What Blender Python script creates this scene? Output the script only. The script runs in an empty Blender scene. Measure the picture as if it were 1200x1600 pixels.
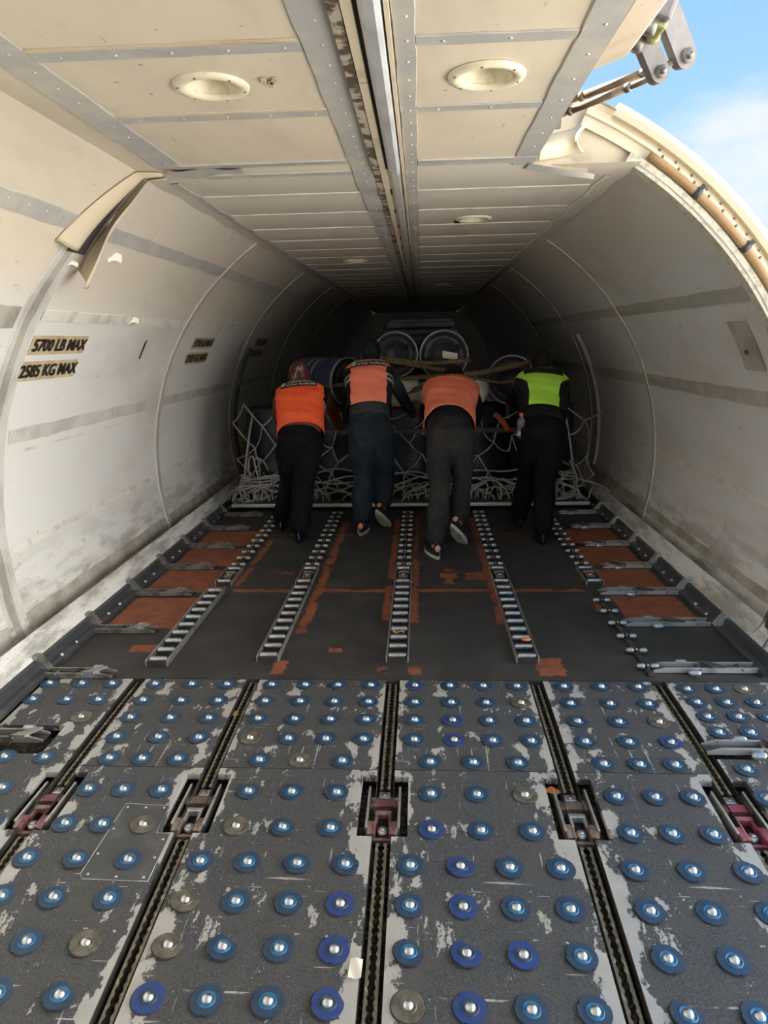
import bpy, bmesh, math, random
from mathutils import Vector, Matrix, Euler
random.seed(7)
PI = math.pi
SC = bpy.context.scene
COL = SC.collection

# ------------------------------------------------------------------ camera, sky, sun, exposure
def make_camera():
    cd = bpy.data.cameras.new('camera'); co = bpy.data.objects.new('camera', cd); COL.objects.link(co)
    pitch, yaw, roll = .2426, .0567, .0209
    cy, sy, cp, sp = math.cos(yaw), math.sin(yaw), math.cos(pitch), math.sin(pitch)
    f = Vector((-sy*cp, cy*cp, -sp)); r = Vector((cy, sy, 0)); u = r.cross(f)
    c, s = math.cos(roll), math.sin(roll)
    r2 = c*r - s*u; u2 = s*r + c*u
    M = Matrix((r2, u2, -f)).transposed().to_4x4(); M.translation = Vector((.118, 0, 1.42))
    co.matrix_world = M
    cd.sensor_fit = 'VERTICAL'; cd.sensor_height = 32.0; cd.lens = 32.0*1080/1600
    cd.clip_start = .02; cd.clip_end = 2000
    SC.camera = co
make_camera()
SC.view_settings.view_transform = 'Standard'; SC.view_settings.look = 'None'
SC.view_settings.gamma = 1; SC.view_settings.use_curve_mapping = False
SC.view_settings.exposure = 1.12
SKY_BLUE = (.13, .27, .45); SKY_LOW = (.26, .40, .50); CLOUD = (4.2, 4.1, 3.95)
SKY_STRENGTH = 1.0
SUN_STRENGTH = 22.0
def make_world():
    w = bpy.data.worlds.new('sky'); SC.world = w; w.use_nodes = True
    nt = w.node_tree; N = nt.nodes; L = nt.links; N.clear()
    out = N.new('ShaderNodeOutputWorld'); bg = N.new('ShaderNodeBackground'); bg.inputs[1].default_value = SKY_STRENGTH
    L.new(bg.outputs[0], out.inputs[0])
    tc = N.new('ShaderNodeTexCoord'); sep = N.new('ShaderNodeSeparateXYZ'); L.new(tc.outputs['Generated'], sep.inputs[0])
    def mr(src, a, b, c=0., d=1., smooth=True):
        m = N.new('ShaderNodeMapRange'); m.interpolation_type = 'SMOOTHSTEP' if smooth else 'LINEAR'
        L.new(src, m.inputs[0])
        for i, v in enumerate((a, b, c, d)): m.inputs[i+1].default_value = v
        return m.outputs[0]
    def mix(f, a, b):
        m = N.new('ShaderNodeMix'); m.data_type = 'RGBA'
        L.new(f, m.inputs[0])
        for i, v in ((6, a), (7, b)):
            if isinstance(v, tuple): m.inputs[i].default_value = (*v, 1)
            else: L.new(v, m.inputs[i])
        return m.outputs[2]
    grad = mix(mr(sep.outputs[2], 0., .55), SKY_LOW, SKY_BLUE)
    mp = N.new('ShaderNodeMapping'); mp.inputs['Scale'].default_value = (1., 1., 2.4); mp.inputs['Location'].default_value = (.3, .1, .0)
    L.new(tc.outputs['Generated'], mp.inputs[0])
    nz = N.new('ShaderNodeTexNoise'); nz.inputs['Scale'].default_value = 2.6; nz.inputs['Detail'].default_value = 7
    L.new(mp.outputs[0], nz.inputs[0])
    # horizon cloud, plus an unseen bright bank added outside the door as fill light
    ax = mr(sep.outputs[0], .62, .86, 0., .45)
    lo = mr(sep.outputs[2], .30, .17, 0., .30)
    a1 = N.new('ShaderNodeMath'); a1.operation = 'ADD'; L.new(nz.outputs[0], a1.inputs[0]); L.new(ax, a1.inputs[1])
    a2 = N.new('ShaderNodeMath'); a2.operation = 'ADD'; L.new(a1.outputs[0], a2.inputs[0]); L.new(lo, a2.inputs[1])
    cm = mr(a2.outputs[0], .62, .80)
    thick = mr(a2.outputs[0], .78, 1.0)
    cl = mix(thick, (.43, .45, .46), CLOUD)
    L.new(mix(cm, grad, cl), bg.inputs[0])
make_world()
sd = bpy.data.lights.new('sun', 'SUN'); sd.energy = SUN_STRENGTH; sd.angle = .009; sd.color = (1, .95, .88)
so = bpy.data.objects.new('sun', sd); COL.objects.link(so)
so.rotation_euler = Vector((.55, -.50, -1.0)).to_track_quat('-Z', 'Y').to_euler()

# ------------------------------------------------------------------ materials
def base_mat(name):
    m = bpy.data.materials.new(name); m.use_nodes = True
    return m, m.node_tree, m.node_tree.nodes['Principled BSDF']
class NT:
    """small node helper"""
    def __init__(s, nt): s.nt = nt; s.N = nt.nodes; s.L = nt.links
    def put(s, v, sock):
        if hasattr(v, 'is_linked') or isinstance(v, bpy.types.NodeSocket): s.L.new(v, sock)
        elif isinstance(v, tuple) and len(v) == 3 and sock.type == 'RGBA': sock.default_value = (*v, 1)
        else: sock.default_value = v
    def math(s, op, a, b=0., c=None):
        n = s.N.new('ShaderNodeMath'); n.operation = op; s.put(a, n.inputs[0]); s.put(b, n.inputs[1])
        if c is not None: s.put(c, n.inputs[2])
        return n.outputs[0]
    def mix(s, f, a, b):
        n = s.N.new('ShaderNodeMix'); n.data_type = 'RGBA'; s.put(f, n.inputs[0]); s.put(a, n.inputs[6]); s.put(b, n.inputs[7]); return n.outputs[2]
    def ramp(s, v, a, b, c=0., d=1.):
        n = s.N.new('ShaderNodeMapRange'); n.interpolation_type = 'SMOOTHSTEP'
        for i, x in enumerate((v, a, b, c, d)): s.put(x, n.inputs[i])
        return n.outputs[0]
    def coord(s, which='Object', scale=(1, 1, 1), loc=(0, 0, 0)):
        n = s.N.new('ShaderNodeTexCoord'); m = s.N.new('ShaderNodeMapping'); s.L.new(n.outputs[which], m.inputs[0])
        m.inputs['Scale'].default_value = scale; m.inputs['Location'].default_value = loc
        return m.outputs[0]
    def noise(s, vec, scale, detail=4, rough=.5, col=False):
        n = s.N.new('ShaderNodeTexNoise'); s.L.new(vec, n.inputs[0])
        n.inputs['Scale'].default_value = scale; n.inputs['Detail'].default_value = detail; n.inputs['Roughness'].default_value = rough
        return n.outputs[1 if col else 0]
    def sep(s, v):
        n = s.N.new('ShaderNodeSeparateXYZ'); s.L.new(v, n.inputs[0]); return n.outputs
    def bump(s, h, strength, dist, bsdf):
        n = s.N.new('ShaderNodeBump'); n.inputs['Strength'].default_value = strength; n.inputs['Distance'].default_value = dist
        s.L.new(h, n.inputs['Height']); s.L.new(n.outputs[0], bsdf.inputs['Normal'])
MATS = {}
def mat(name, col, rough=.6, metal=0., col2=None, nscale=8., lo=.4, hi=.65, bump=0., bscale=60., spec=None, stretch=(1, 1, 1)):
    m, nt, b = base_mat(name); h = NT(nt)
    b.inputs['Roughness'].default_value = rough; b.inputs['Metallic'].default_value = metal
    b.inputs['Base Color'].default_value = (*col, 1)
    if spec is not None: b.inputs['Specular IOR Level'].default_value = spec
    c = h.coord('Object', stretch)
    if col2:
        h.L.new(h.mix(h.ramp(h.noise(c, nscale, 6, .6), lo, hi), col, col2), b.inputs['Base Color'])
    if bump: h.bump(h.noise(c, bscale, 3), bump, .004, b)
    MATS[name] = m
    return m

def liner_mat(name, col, warm, split=36.):
    """painted fibreglass liner: off-white low down, cream higher up, with grime and scuffs"""
    m, nt, b = base_mat(name); h = NT(nt)
    uv = h.N.new('ShaderNodeTexCoord').outputs['UV']; u = h.sep(uv)   # u = metres along, v = arc angle in degrees / 100
    c = h.coord('Object')
    hi = h.ramp(u[1], (split-6)/100, (split+8)/100)
    colr = h.mix(hi, col, warm)
    colr = h.mix(h.math('MULTIPLY', h.ramp(u[0], 2.86, 2.90), h.math('MULTIPLY', hi, .8)), colr, (.68, .62, .52))   # greyer tone on the upper liner aft of the first ring
    st = h.noise(h.coord('Object', (1, .35, 1)), 2.2, 6, .65)
    colr = h.mix(h.math('MULTIPLY', h.ramp(st, .48, .72), .35), colr, (.42, .36, .26))
    low = h.ramp(u[1], .02, -.16)
    gr = h.noise(h.coord('Object', (3, .8, 3)), 3.2, 8, .7)
    colr = h.mix(h.math('MULTIPLY', h.math('MULTIPLY', low, h.ramp(gr, .42, .62)), .75), colr, (.20, .18, .15))
    sc = h.noise(h.coord('Object', (9, 1.6, 4), (3, 1, 2)), 4., 5, .6)
    colr = h.mix(h.math('MULTIPLY', h.ramp(sc, .66, .74), .45), colr, (.26, .23, .19))
    sp = h.noise(c, 24., 2)
    colr = h.mix(h.math('MULTIPLY', h.ramp(sp, .74, .78), .6), colr, (.16, .13, .10))
    h.L.new(colr, b.inputs['Base Color']); b.inputs['Roughness'].default_value = .5
    h.bump(h.noise(h.coord('Object', (1, 1, 1)), 3.0, 4), .35, .02, b)
    MATS[name] = m
    return m
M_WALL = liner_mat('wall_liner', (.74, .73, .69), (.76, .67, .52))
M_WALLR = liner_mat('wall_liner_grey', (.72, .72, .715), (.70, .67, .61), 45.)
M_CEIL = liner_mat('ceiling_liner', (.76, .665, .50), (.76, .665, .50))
M_TAPE = mat('speed_tape', (.50, .49, .46), .42, .12, (.62, .58, .49), 7., .4, .7, .25, 30.)
M_TAPE2 = mat('old_tape', (.50, .47, .40), .55, .1, (.34, .31, .26), 5., .4, .62, .3, 25.)
M_SMEAR = mat('faded_tape', (.62, .60, .55), .55, .0, (.48, .46, .41), 5., .4, .65, .2, 25.)
M_TAPEW = mat('white_seam_tape', (.78, .75, .66), .5, .05, (.55, .52, .45), 9., .45, .7, .2, 30.)
M_CREAM = mat('cream_paint', (.68, .58, .41), .5, 0, (.50, .41, .27), 5., .55, .8, .2, 30.)
M_BEAM = mat('beam_shaded_paint', (.44, .36, .26), .5, 0, (.36, .28, .18), 8., .45, .7)  # darker tan puts the shading of faces turned away into the colour
M_CREAMROUGH = mat('chipped_cream', (.64, .58, .46), .7, 0, (.46, .41, .31), 40., .5, .62, .8, 120.)
M_FLANGE = mat('lamp_flange_paint', (.85, .76, .55), .4, 0, (.70, .58, .36), 20., .5, .7)
M_LENS = mat('frosted_lens', (.24, .25, .27), .3)
M_DARKSEAM = mat('gap_shade', (.05, .045, .04), .7)  # near-black colour painted in for the shade inside open gaps
M_RAIL = mat('wall_rail_metal', (.075, .08, .09), .45, .5, (.16, .16, .15), 6., .5, .7, .2, 40.)
M_STEEL = mat('worn_steel', (.55, .56, .57), .38, .85, (.30, .28, .25), 14., .5, .7)
M_ROLLER = mat('roller_metal', (.48, .50, .53), .33, .8, (.28, .28, .28), 30., .5, .7)
M_DARKMETAL = mat('oily_dark_metal', (.05, .05, .05), .5, .5, (.10, .09, .07), 20.)
M_GUIDE_R = mat('guide_aluminium', (.66, .68, .70), .35, .7, (.38, .37, .34), 12., .5, .7)
M_GUIDE_L = mat('guide_dull_metal', (.34, .34, .33), .42, .7, (.16, .15, .13), 12., .5, .7)
M_BLADE = mat('guide_blade', (.10, .10, .10), .5, .5)
M_GRIME = mat('track_grime', (.030, .025, .019), .85, 0, (.17, .13, .08), 60., .48, .68, .9, 90.)
M_TRACK = mat('seat_track_metal', (.24, .21, .16), .5, .3, (.46, .39, .27), 45., .5, .66, .4, 80.)
M_LOCKRED = mat('lock_red', (.20, .085, .085), .42, .35, (.32, .25, .21), 25., .45, .65)
M_LOCKBROWN = mat('lock_brown', (.20, .135, .11), .5, .4, (.36, .30, .25), 25., .45, .65)
M_LOCKSTEEL = mat('lock_steel', (.60, .60, .60), .35, .8, (.35, .30, .26), 20., .5, .7)
M_BALL = mat('bearing_steel', (.70, .71, .73), .34, 1.0)
M_BLUE = mat('blue_flange', (.030, .062, .12), .45, .25, (.045, .075, .115), 30., .4, .7)
M_BLUEB = mat('bright_blue_flange', (.028, .060, .24), .42, .2, (.04, .075, .18), 30., .4, .7)
M_BLUER = mat('blue_inner_ring', (.03, .17, .34), .35, .3)
M_GREYF = mat('bare_flange', (.20, .19, .16), .45, .5, (.13, .11, .08), 25., .4, .65)
M_RUBBER = mat('brown_tube', (.34, .20, .085), .45, 0, (.42, .28, .14), 10., .4, .7)
M_BOLT = mat('bolt_metal', (.20, .19, .17), .45, .7)
M_HINGE = mat('hinge_grey', (.17, .16, .16), .5, .25, (.23, .21, .19), 12., .4, .7)
M_ROD = mat('rod_bronze', (.20, .15, .095), .5, .3, (.13, .095, .06), 16., .45, .65)
M_YELLOW = mat('primer_yellow', (.34, .32, .12), .5, .1)
M_CONC = mat('apron_concrete', (.49, .48, .465), .9, 0, (.40, .39, .38), .6, .35, .7)
M_SKIN_EXT = mat('fuselage_paint', (.80, .80, .80), .35)
M_BLACK = mat('black_print', (.012, .012, .012), .6)
M_TAN = mat('tan_label_film', (.60, .47, .29), .5, 0, (.45, .35, .21), 12., .4, .7)
M_ALU = mat('pallet_aluminium', (.34, .34, .34), .4, .7, (.20, .19, .18), 9., .4, .65)
M_ALUE = mat('pallet_edge', (.72, .72, .70), .35, .7)
M_DRUM = mat('blue_drum_plastic', (.014, .028, .085), .38, 0, (.022, .04, .11), 6., .4, .7)
M_DRUMD = mat('black_drum_lid', (.025, .027, .034), .4, 0, (.05, .05, .055), 10., .45, .7)
M_HOOP = mat('drum_hoop', (.42, .43, .44), .35, .6)
M_SACK = mat('white_sack', (.88, .87, .85), .75, 0, (.70, .69, .66), 10., .45, .7, .4, 14.)
M_STRAP = mat('olive_strap', (.22, .16, .075), .75, 0, (.14, .10, .05), 30., .4, .6, .4, 120.)
M_ROPE = mat('net_rope', (.50, .49, .46), .85, 0, (.33, .32, .30), 20., .4, .6)
M_BAR = mat('red_brown_bar', (.13, .085, .08), .6, 0, (.08, .06, .06), 10.)
M_CRATE = mat('grey_crate', (.10, .10, .11), .6, 0, (.07, .07, .075), 8.)
M_OSTRAP = mat('orange_strap', (.62, .13, .06), .7)
M_PEEL = mat('orange_litter', (.65, .20, .05), .6)
M_CARD = mat('brown_litter', (.42, .24, .12), .8)
M_LEAF = mat('dry_leaf', (.40, .22, .05), .8)
M_PAPER = mat('torn_tape', (.85, .80, .68), .7)
M_CLAMP = mat('clamp_black', (.03, .03, .03), .5)
M_CRUMB = mat('crumb_dirt', (.20, .15, .09), .9, 0, (.42, .36, .25), 90., .5, .6)

def panel_mat():
    m, nt, b = base_mat('non_skid_panel'); h = NT(nt)
    uv = h.N.new('ShaderNodeTexCoord').outputs['UV']; u = h.sep(uv)   # u = distance from nearest long edge in metres, v = seed
    oc = h.coord('Object')
    fine = h.noise(oc, 260., 2); mid = h.noise(oc, 7., 6, .6)
    colr = h.mix(h.ramp(fine, .35, .7), (.044, .046, .050), (.105, .108, .114))
    colr = h.mix(h.math('MULTIPLY', h.ramp(mid, .45, .7), .6), colr, (.085, .083, .078))
    edge = h.ramp(u[0], .0, .075, .17, 0.)
    blot = h.noise(h.coord('Object', (1.3, .75, 1), (.4, .2, 0)), 9., 8, .68)
    bl = h.math('ADD', blot, edge)
    big = h.ramp(h.noise(h.coord('Object', (1.6, .9, 1), (2.3, .7, 0)), 5.5, 9, .72), .60, .612)
    worn = h.math('MAXIMUM', h.ramp(bl, .63, .65), big)
    sx = h.ramp(h.noise(h.coord('Object', (1.2, 26., 1), (1, 7, 0)), 3.2, 4, .55), .668, .684)
    sy = h.ramp(h.noise(h.coord('Object', (30., 1.2, 1), (4, 2, 0)), 3.0, 4, .55), .665, .682)
    brk = h.ramp(h.noise(h.coord('Object', (1, 1, 1), (5, 9, 0)), 9., 5, .6), .48, .56)
    scr = h.math('MULTIPLY', h.math('MAXIMUM', sx, sy), brk)
    dots = h.ramp(h.noise(oc, 46., 2), .735, .75)
    w = h.math('MAXIMUM', h.math('MAXIMUM', worn, scr), dots)
    wc = h.mix(h.noise(oc, 20., 3), (.34, .34, .33), (.52, .50, .46))
    h.L.new(h.mix(w, colr, wc), b.inputs['Base Color'])
    h.L.new(h.ramp(w, 0., 1., .62, .42), b.inputs['Roughness'])
    b.inputs['Metallic'].default_value = .1
    h.bump(fine, .35, .0015, b)
    return m
M_PANEL = panel_mat()
M_PATCH = mat('repair_plate', (.075, .078, .082), .5, .2, (.12, .12, .12), 9., .45, .7, .2, 200.)

def far_floor_mat():
    m, nt, b = base_mat('worn_floor_coating'); h = NT(nt)
    oc = h.coord('Object'); nz = h.noise(oc, 22., 5, .65, True)
    n2 = h.N.new('ShaderNodeVectorMath'); n2.operation = 'MULTIPLY_ADD'
    h.L.new(nz, n2.inputs[0]); n2.inputs[1].default_value = (.07, .07, .07); n2.inputs[2].default_value = (-.035, -.035, 0)
    ad = h.N.new('ShaderNodeVectorMath'); h.L.new(oc, ad.inputs[0]); h.L.new(n2.outputs[0], ad.inputs[1])
    p = h.sep(ad.outputs[0])
    boxes = [(-1.54, -1.12, 3.26, 3.70), (-1.54, -1.06, 3.78, 4.20), (-1.54, -1.10, 4.27, 4.67), (-1.54, -1.10, 4.74, 5.14), (-1.30, -1.12, 2.98, 3.06),
             (1.17, 1.53, 3.36, 3.72), (1.16, 1.53, 3.82, 4.19), (1.16, 1.53, 4.29, 4.68), (1.14, 1.53, 4.77, 5.14), (1.05, 1.09, 3.5, 3.62),
             (-1.0, -.60, 3.795, 3.835), (-.50, -.06, 3.795, 3.835), (.05, .55, 3.795, 3.835), (.62, 1.04, 3.795, 3.835),
             (-.06-.035, -.06, 3.35, 5.5), (.055, .09, 3.35, 5.5), (-.52, -.47, 3.2, 5.4), (.505, .545, 3.3, 5.5), (-1.02, -.98, 3.9, 4.9),
             (.225, .335, 4.03, 4.13), (.255, .30, 3.93, 4.2), (.38, .53, 4.0, 4.14),
             (.62, .74, 2.76, 2.93), (-.56, -.50, 2.76, 2.90), (-.085, -.045, 2.76, 2.84), (.055, .10, 2.76, 2.84), (-.335, -.265, 2.985, 3.04), (-.78, -.70, 4.12, 4.16),
             (-1.2, -.4, 5.02, 5.045), (.1, 1.0, 5.02, 5.045), (1.06, 1.1, 3.3, 3.34)]
    acc = None; thin = None; brkn = h.math('MULTIPLY', h.ramp(h.noise(oc, 6., 6, .7), .35, .50), .05)
    for x0, x1, y0, y1 in boxes:
        d = h.math('MINIMUM', h.math('MINIMUM', h.math('SUBTRACT', p[0], x0), h.math('SUBTRACT', x1, p[0])),
                   h.math('MINIMUM', h.math('SUBTRACT', p[1], y0), h.math('SUBTRACT', y1, p[1])))
        acc, thin = (acc, (d if thin is None else h.math('MAXIMUM', thin, d))) if min(x1-x0, y1-y0) < .055 else ((d if acc is None else h.math('MAXIMUM', acc, d)), thin)
    o = h.math('MAXIMUM', h.ramp(acc, -.004, .006), h.ramp(h.math('ADD', h.math('SUBTRACT', thin, .045), brkn), -.004, .006))
    fl = h.ramp(h.noise(oc, 9., 6, .7), .745, .76)          # a few chips of coating lost elsewhere
    o = h.math('MAXIMUM', o, fl)
    org = h.mix(h.ramp(h.noise(oc, 11., 6, .6), .35, .7), (.29, .085, .038), (.17, .055, .030))
    blk = h.mix(h.ramp(h.noise(oc, 5., 6, .6), .4, .7), (.030, .029, .028), (.050, .047, .044))
    blk = h.mix(h.ramp(h.noise(oc, 70., 2), .73, .75), blk, (.20, .19, .17))
    h.L.new(h.mix(o, blk, org), b.inputs['Base Color']); b.inputs['Roughness'].default_value = .68
    h.bump(h.noise(oc, 30., 4), .2, .003, b)
    return m
M_FLOOR = far_floor_mat()

# ------------------------------------------------------------------ mesh helpers
class MB:
    def __init__(s): s.v = []; s.f = []; s.m = []; s.sm = []; s.uv = {}
    def add(s, verts, faces, mi=0, smooth=False):
        o = len(s.v); s.v += [tuple(v) for v in verts]
        for f in faces: s.f.append([i+o for i in f]); s.m.append(mi); s.sm.append(smooth)
    def box(s, c, d, mi=0, M=None, bevel=0.):
        if bevel:
            bm = bmesh.new(); bmesh.ops.create_cube(bm, size=1)
            for v in bm.verts: v.co = Vector((v.co.x*d[0], v.co.y*d[1], v.co.z*d[2]))
            bmesh.ops.bevel(bm, geom=bm.edges[:], offset=bevel, segments=2, affect='EDGES', profile=.5)
            vs = [v.co.copy() for v in bm.verts]; bm.verts.index_update(); fs = [[v.index for v in f.verts] for f in bm.faces]; bm.free()
        else:
            vs = [Vector((x*d[0]/2, y*d[1]/2, z*d[2]/2)) for x in (-1, 1) for y in (-1, 1) for z in (-1, 1)]
            fs = [(0, 1, 3, 2), (4, 6, 7, 5), (0, 4, 5, 1), (2, 3, 7, 6), (0, 2, 6, 4), (1, 5, 7, 3)]
        if M is not None: vs = [M @ v for v in vs]
        s.add([v+Vector(c) for v in vs], fs, mi)
    def tube(s, pts, r, n=8, mi=0, cap=True, side=None, smooth=True):
        pts = [Vector(p) for p in pts]; k = len(pts)
        rr = r if isinstance(r, (list, tuple)) else [r]*k
        rings = []; X = None
        for i, p in enumerate(pts):
            t = (pts[min(i+1, k-1)]-pts[max(i-1, 0)])
            if t.length < 1e-9: t = Vector((0, 0, 1))
            t.normalize()
            ref = Vector(side) if side is not None else (X if X is not None else (Vector((0, 0, 1)) if abs(t.z) < .9 else Vector((1, 0, 0))))
            X = ref - t*ref.dot(t)
            if X.length < 1e-6: X = t.orthogonal()
            X.normalize(); Y = t.cross(X)
            a = rr[i]; rx, ry = a if isinstance(a, (tuple, list)) else (a, a)
            rings.append([p + X*rx*math.cos(2*PI*j/n) + Y*ry*math.sin(2*PI*j/n) for j in range(n)])
        vs = [v for q in rings for v in q]
        fs = [(i*n+j, i*n+(j+1) % n, (i+1)*n+(j+1) % n, (i+1)*n+j) for i in range(k-1) for j in range(n)]
        if cap: fs += [tuple(range(n))[::-1], tuple((k-1)*n+j for j in range(n))]
        s.add(vs, fs, mi, smooth)
    def caps(s, pts, r, n=12, mi=0, side=None):
        """tube with rounded ends (closed, for remeshing)"""
        pts = [Vector(p) for p in pts]
        rr = [(a if isinstance(a, (tuple, list)) else (a, a)) for a in (r if isinstance(r, (list, tuple)) and len(r) == len(pts) else [r]*len(pts))]
        t0 = (pts[0]-pts[1]).normalized(); t1 = (pts[-1]-pts[-2]).normalized()
        a0, a1 = min(rr[0]), min(rr[-1]); P = []; R = []
        for q in (.97, .8, .45): P.append(pts[0]+t0*a0*q); e = math.sqrt(1-q*q); R.append((rr[0][0]*e, rr[0][1]*e))
        P += pts; R += rr
        for q in (.45, .8, .97): P.append(pts[-1]+t1*a1*q); e = math.sqrt(1-q*q); R.append((rr[-1][0]*e, rr[-1][1]*e))
        s.tube(P, R, n, mi, True, side)
    def ball(s, c, r, mi=0, M=None, nu=16, nv=10):
        r = r if isinstance(r, (tuple, list)) else (r, r, r); vs = []; fs = []
        for i in range(nv+1):
            th = PI*i/nv
            for j in range(nu):
                ph = 2*PI*j/nu
                v = Vector((r[0]*math.sin(th)*math.cos(ph), r[1]*math.sin(th)*math.sin(ph), r[2]*math.cos(th)))
                vs.append((M @ v if M is not None else v)+Vector(c))
        for i in range(nv):
            for j in range(nu): fs.append((i*nu+j, (i+1)*nu+j, (i+1)*nu+(j+1) % nu, i*nu+(j+1) % nu))
        s.add(vs, fs, mi, True)
    def lathe(s, prof, n=32, mi=0, M=None, arc=None, smooth=True, c=(0, 0, 0)):
        """prof [(r, z)...] turned about z"""
        vs = []; fs = []; k = len(prof)
        for r, z in prof:
            for j in range(n):
                a = 2*PI*j/n; v = Vector((r*math.cos(a), r*math.sin(a), z))
                vs.append((M @ v if M is not None else v)+Vector(c))
        for i in range(k-1):
            for j in range(n): fs.append((i*n+j, i*n+(j+1) % n, (i+1)*n+(j+1) % n, (i+1)*n+j))
        s.add(vs, fs, mi, smooth)
    def grid(s, fn, us, vs_, mi=0, smooth=True, uvfn=None):
        o = len(s.v); nu, nv = len(us), len(vs_)
        for a in us:
            for b in vs_:
                if uvfn: s.uv[len(s.v)] = uvfn(a, b)
                s.v.append(tuple(fn(a, b)))
        for i in range(nu-1):
            for j in range(nv-1):
                s.f.append([o+i*nv+j, o+(i+1)*nv+j, o+(i+1)*nv+j+1, o+i*nv+j+1]); s.m.append(mi); s.sm.append(smooth)
    def prism(s, poly, y0, y1, axis='y', mi=0):
        """extrude a closed 2-D outline; axis y: poly in (x, z); axis z: poly in (x, y)"""
        n = len(poly)
        mk = (lambda p, t: (p[0], t, p[1])) if axis == 'y' else ((lambda p, t: (p[0], p[1], t)) if axis == 'z' else (lambda p, t: (t, p[0], p[1])))
        vs = [mk(p, y0) for p in poly]+[mk(p, y1) for p in poly]
        s.add(vs, [tuple(range(n)), tuple(range(2*n-1, n-1, -1))]+[(i, n+i, n+(i+1) % n, (i+1) % n) for i in range(n)], mi)
    def mesh(s, name, mats):
        me = bpy.data.meshes.new(name); me.from_pydata(s.v, [], s.f); me.update()
        for m in (mats if isinstance(mats, (list, tuple)) else [mats]): me.materials.append(m)
        me.polygons.foreach_set('material_index', s.m); me.polygons.foreach_set('use_smooth', s.sm)
        if s.uv:
            ul = me.uv_layers.new(name='UVMap')
            for lp in me.loops: ul.data[lp.index].uv = s.uv.get(lp.vertex_index, (0, 0))
        bm = bmesh.new(); bm.from_mesh(me); bmesh.ops.recalc_face_normals(bm, faces=bm.faces[:]); bm.to_mesh(me); bm.free()
        return me
    def build(s, name, mats, parent=None, loc=None):
        o = bpy.data.objects.new(name, s.mesh(name, mats)); COL.objects.link(o)
        if parent is not None: o.parent = parent
        if loc is not None: o.location = loc
        return o
def tag(o, label=None, cat=None, group=None, kind=None):
    if label: o['label'] = label
    if cat: o['category'] = cat
    if group: o['group'] = group
    if kind: o['kind'] = kind
    return o
def struct(o): o['kind'] = 'structure'; return o
def empty(name, label, cat, loc=(0, 0, 0), group=None, rz=0.):
    o = bpy.data.objects.new(name, None); COL.objects.link(o); o.location = loc; o.rotation_euler = (0, 0, rz); o.empty_display_size = .1
    return tag(o, label, cat, group)
def kids(o): return [c for c in o.children]
def dup(root, loc, label, rz=None, group=None, rot=None):
    r = root.copy(); COL.objects.link(r); r.location = loc
    if rz is not None: r.rotation_euler = (0, 0, rz)
    if rot is not None: r.rotation_euler = rot
    r['label'] = label
    if group: r['group'] = group
    for ch in list(root.children):
        c = ch.copy(); COL.objects.link(c); c.parent = r
        for g in list(ch.children):
            d = g.copy(); COL.objects.link(d); d.parent = c
    return r
def solid(me_obj, mods):
    """evaluate modifiers into the mesh"""
    for t, kw in mods:
        md = me_obj.modifiers.new(t.lower(), t)
        for k, v in kw.items(): setattr(md, k, v)
    dg = bpy.context.evaluated_depsgraph_get(); dg.update()
    me = bpy.data.meshes.new_from_object(me_obj.evaluated_get(dg), depsgraph=dg)
    old = me_obj.data; mats = list(old.materials)
    me_obj.modifiers.clear(); me_obj.data = me
    if not len(me.materials):
        for m in mats: me.materials.append(m)
    me.polygons.foreach_set('use_smooth', [True]*len(me.polygons)); me.name = me_obj.name
    bpy.data.meshes.remove(old)
    return me_obj
def text_verts(body, size=1., bold=.0, space=1.):
    cu = bpy.data.curves.new('lettering', 'FONT'); cu.body = body; cu.size = size; cu.offset = bold; cu.space_character = space
    cu.align_x = 'CENTER'; cu.align_y = 'CENTER'; cu.resolution_u = 3
    ob = bpy.data.objects.new('lettering', cu); COL.objects.link(ob)
    dg = bpy.context.evaluated_depsgraph_get(); dg.update()
    me = bpy.data.meshes.new_from_object(ob.evaluated_get(dg), depsgraph=dg)
    vs = [(v.co.x, v.co.y) for v in me.vertices]; fs = [list(p.vertices) for p in me.polygons]
    bpy.data.objects.remove(ob); bpy.data.curves.remove(cu); bpy.data.meshes.remove(me)
    return vs, fs
def lin(a, b, n): return [a+(b-a)*i/(n-1) for i in range(n)]
def drop(y): return -.028*max(0., 2.9-max(y, 1.0))**2       # the ball-mat floor sags gently towards the door sill
def sm(x): x = min(1, max(0, x)); return x*x*(3-2*x)

# ------------------------------------------------------------------ fuselage shell
ZC, R, ZT = .55, 1.8, 2.07
TH = math.degrees(math.asin((ZT-ZC)/R)); XT = R*math.cos(math.radians(TH))
def wp(side, th, y, off=0.):
    """point on the liner: side -1 left / +1 right, arc angle in degrees, station y, off = metres towards the cabin axis"""
    bulge = -.010*abs(math.sin(PI*(y-2.9)/1.96))
    a = math.radians(th); r = R-off+bulge*0
    return (side*r*math.cos(a), y, ZC+r*math.sin(a))
def ceil_z(y, off=0.): return ZT-off-(.012*math.sin(PI*((y-2.85)/.48 % 1))**.7 if y > 2.86 else 0.)
def ys(a, b, step):
    n = max(2, int(round((b-a)/step))+1); return lin(a, b, n)
def wall(name, side, y0, y1, m):
    w = MB(); w.grid(lambda y, t: wp(side, t, y), ys(y0, y1, .25), lin(-23, TH, 34), uvfn=lambda y, t: (y, t/100))
    return struct(w.build(name, m))
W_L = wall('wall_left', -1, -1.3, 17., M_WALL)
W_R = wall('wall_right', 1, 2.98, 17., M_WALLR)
struct(wall('wall_front_right', 1, -1.3, -.6, M_WALL))
LIGHTS = [(-.42, 1.98), (.29, 1.98), (.41, 4.05), (-.41, 5.93), (.41, 8.69)]
LR = .083
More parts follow.
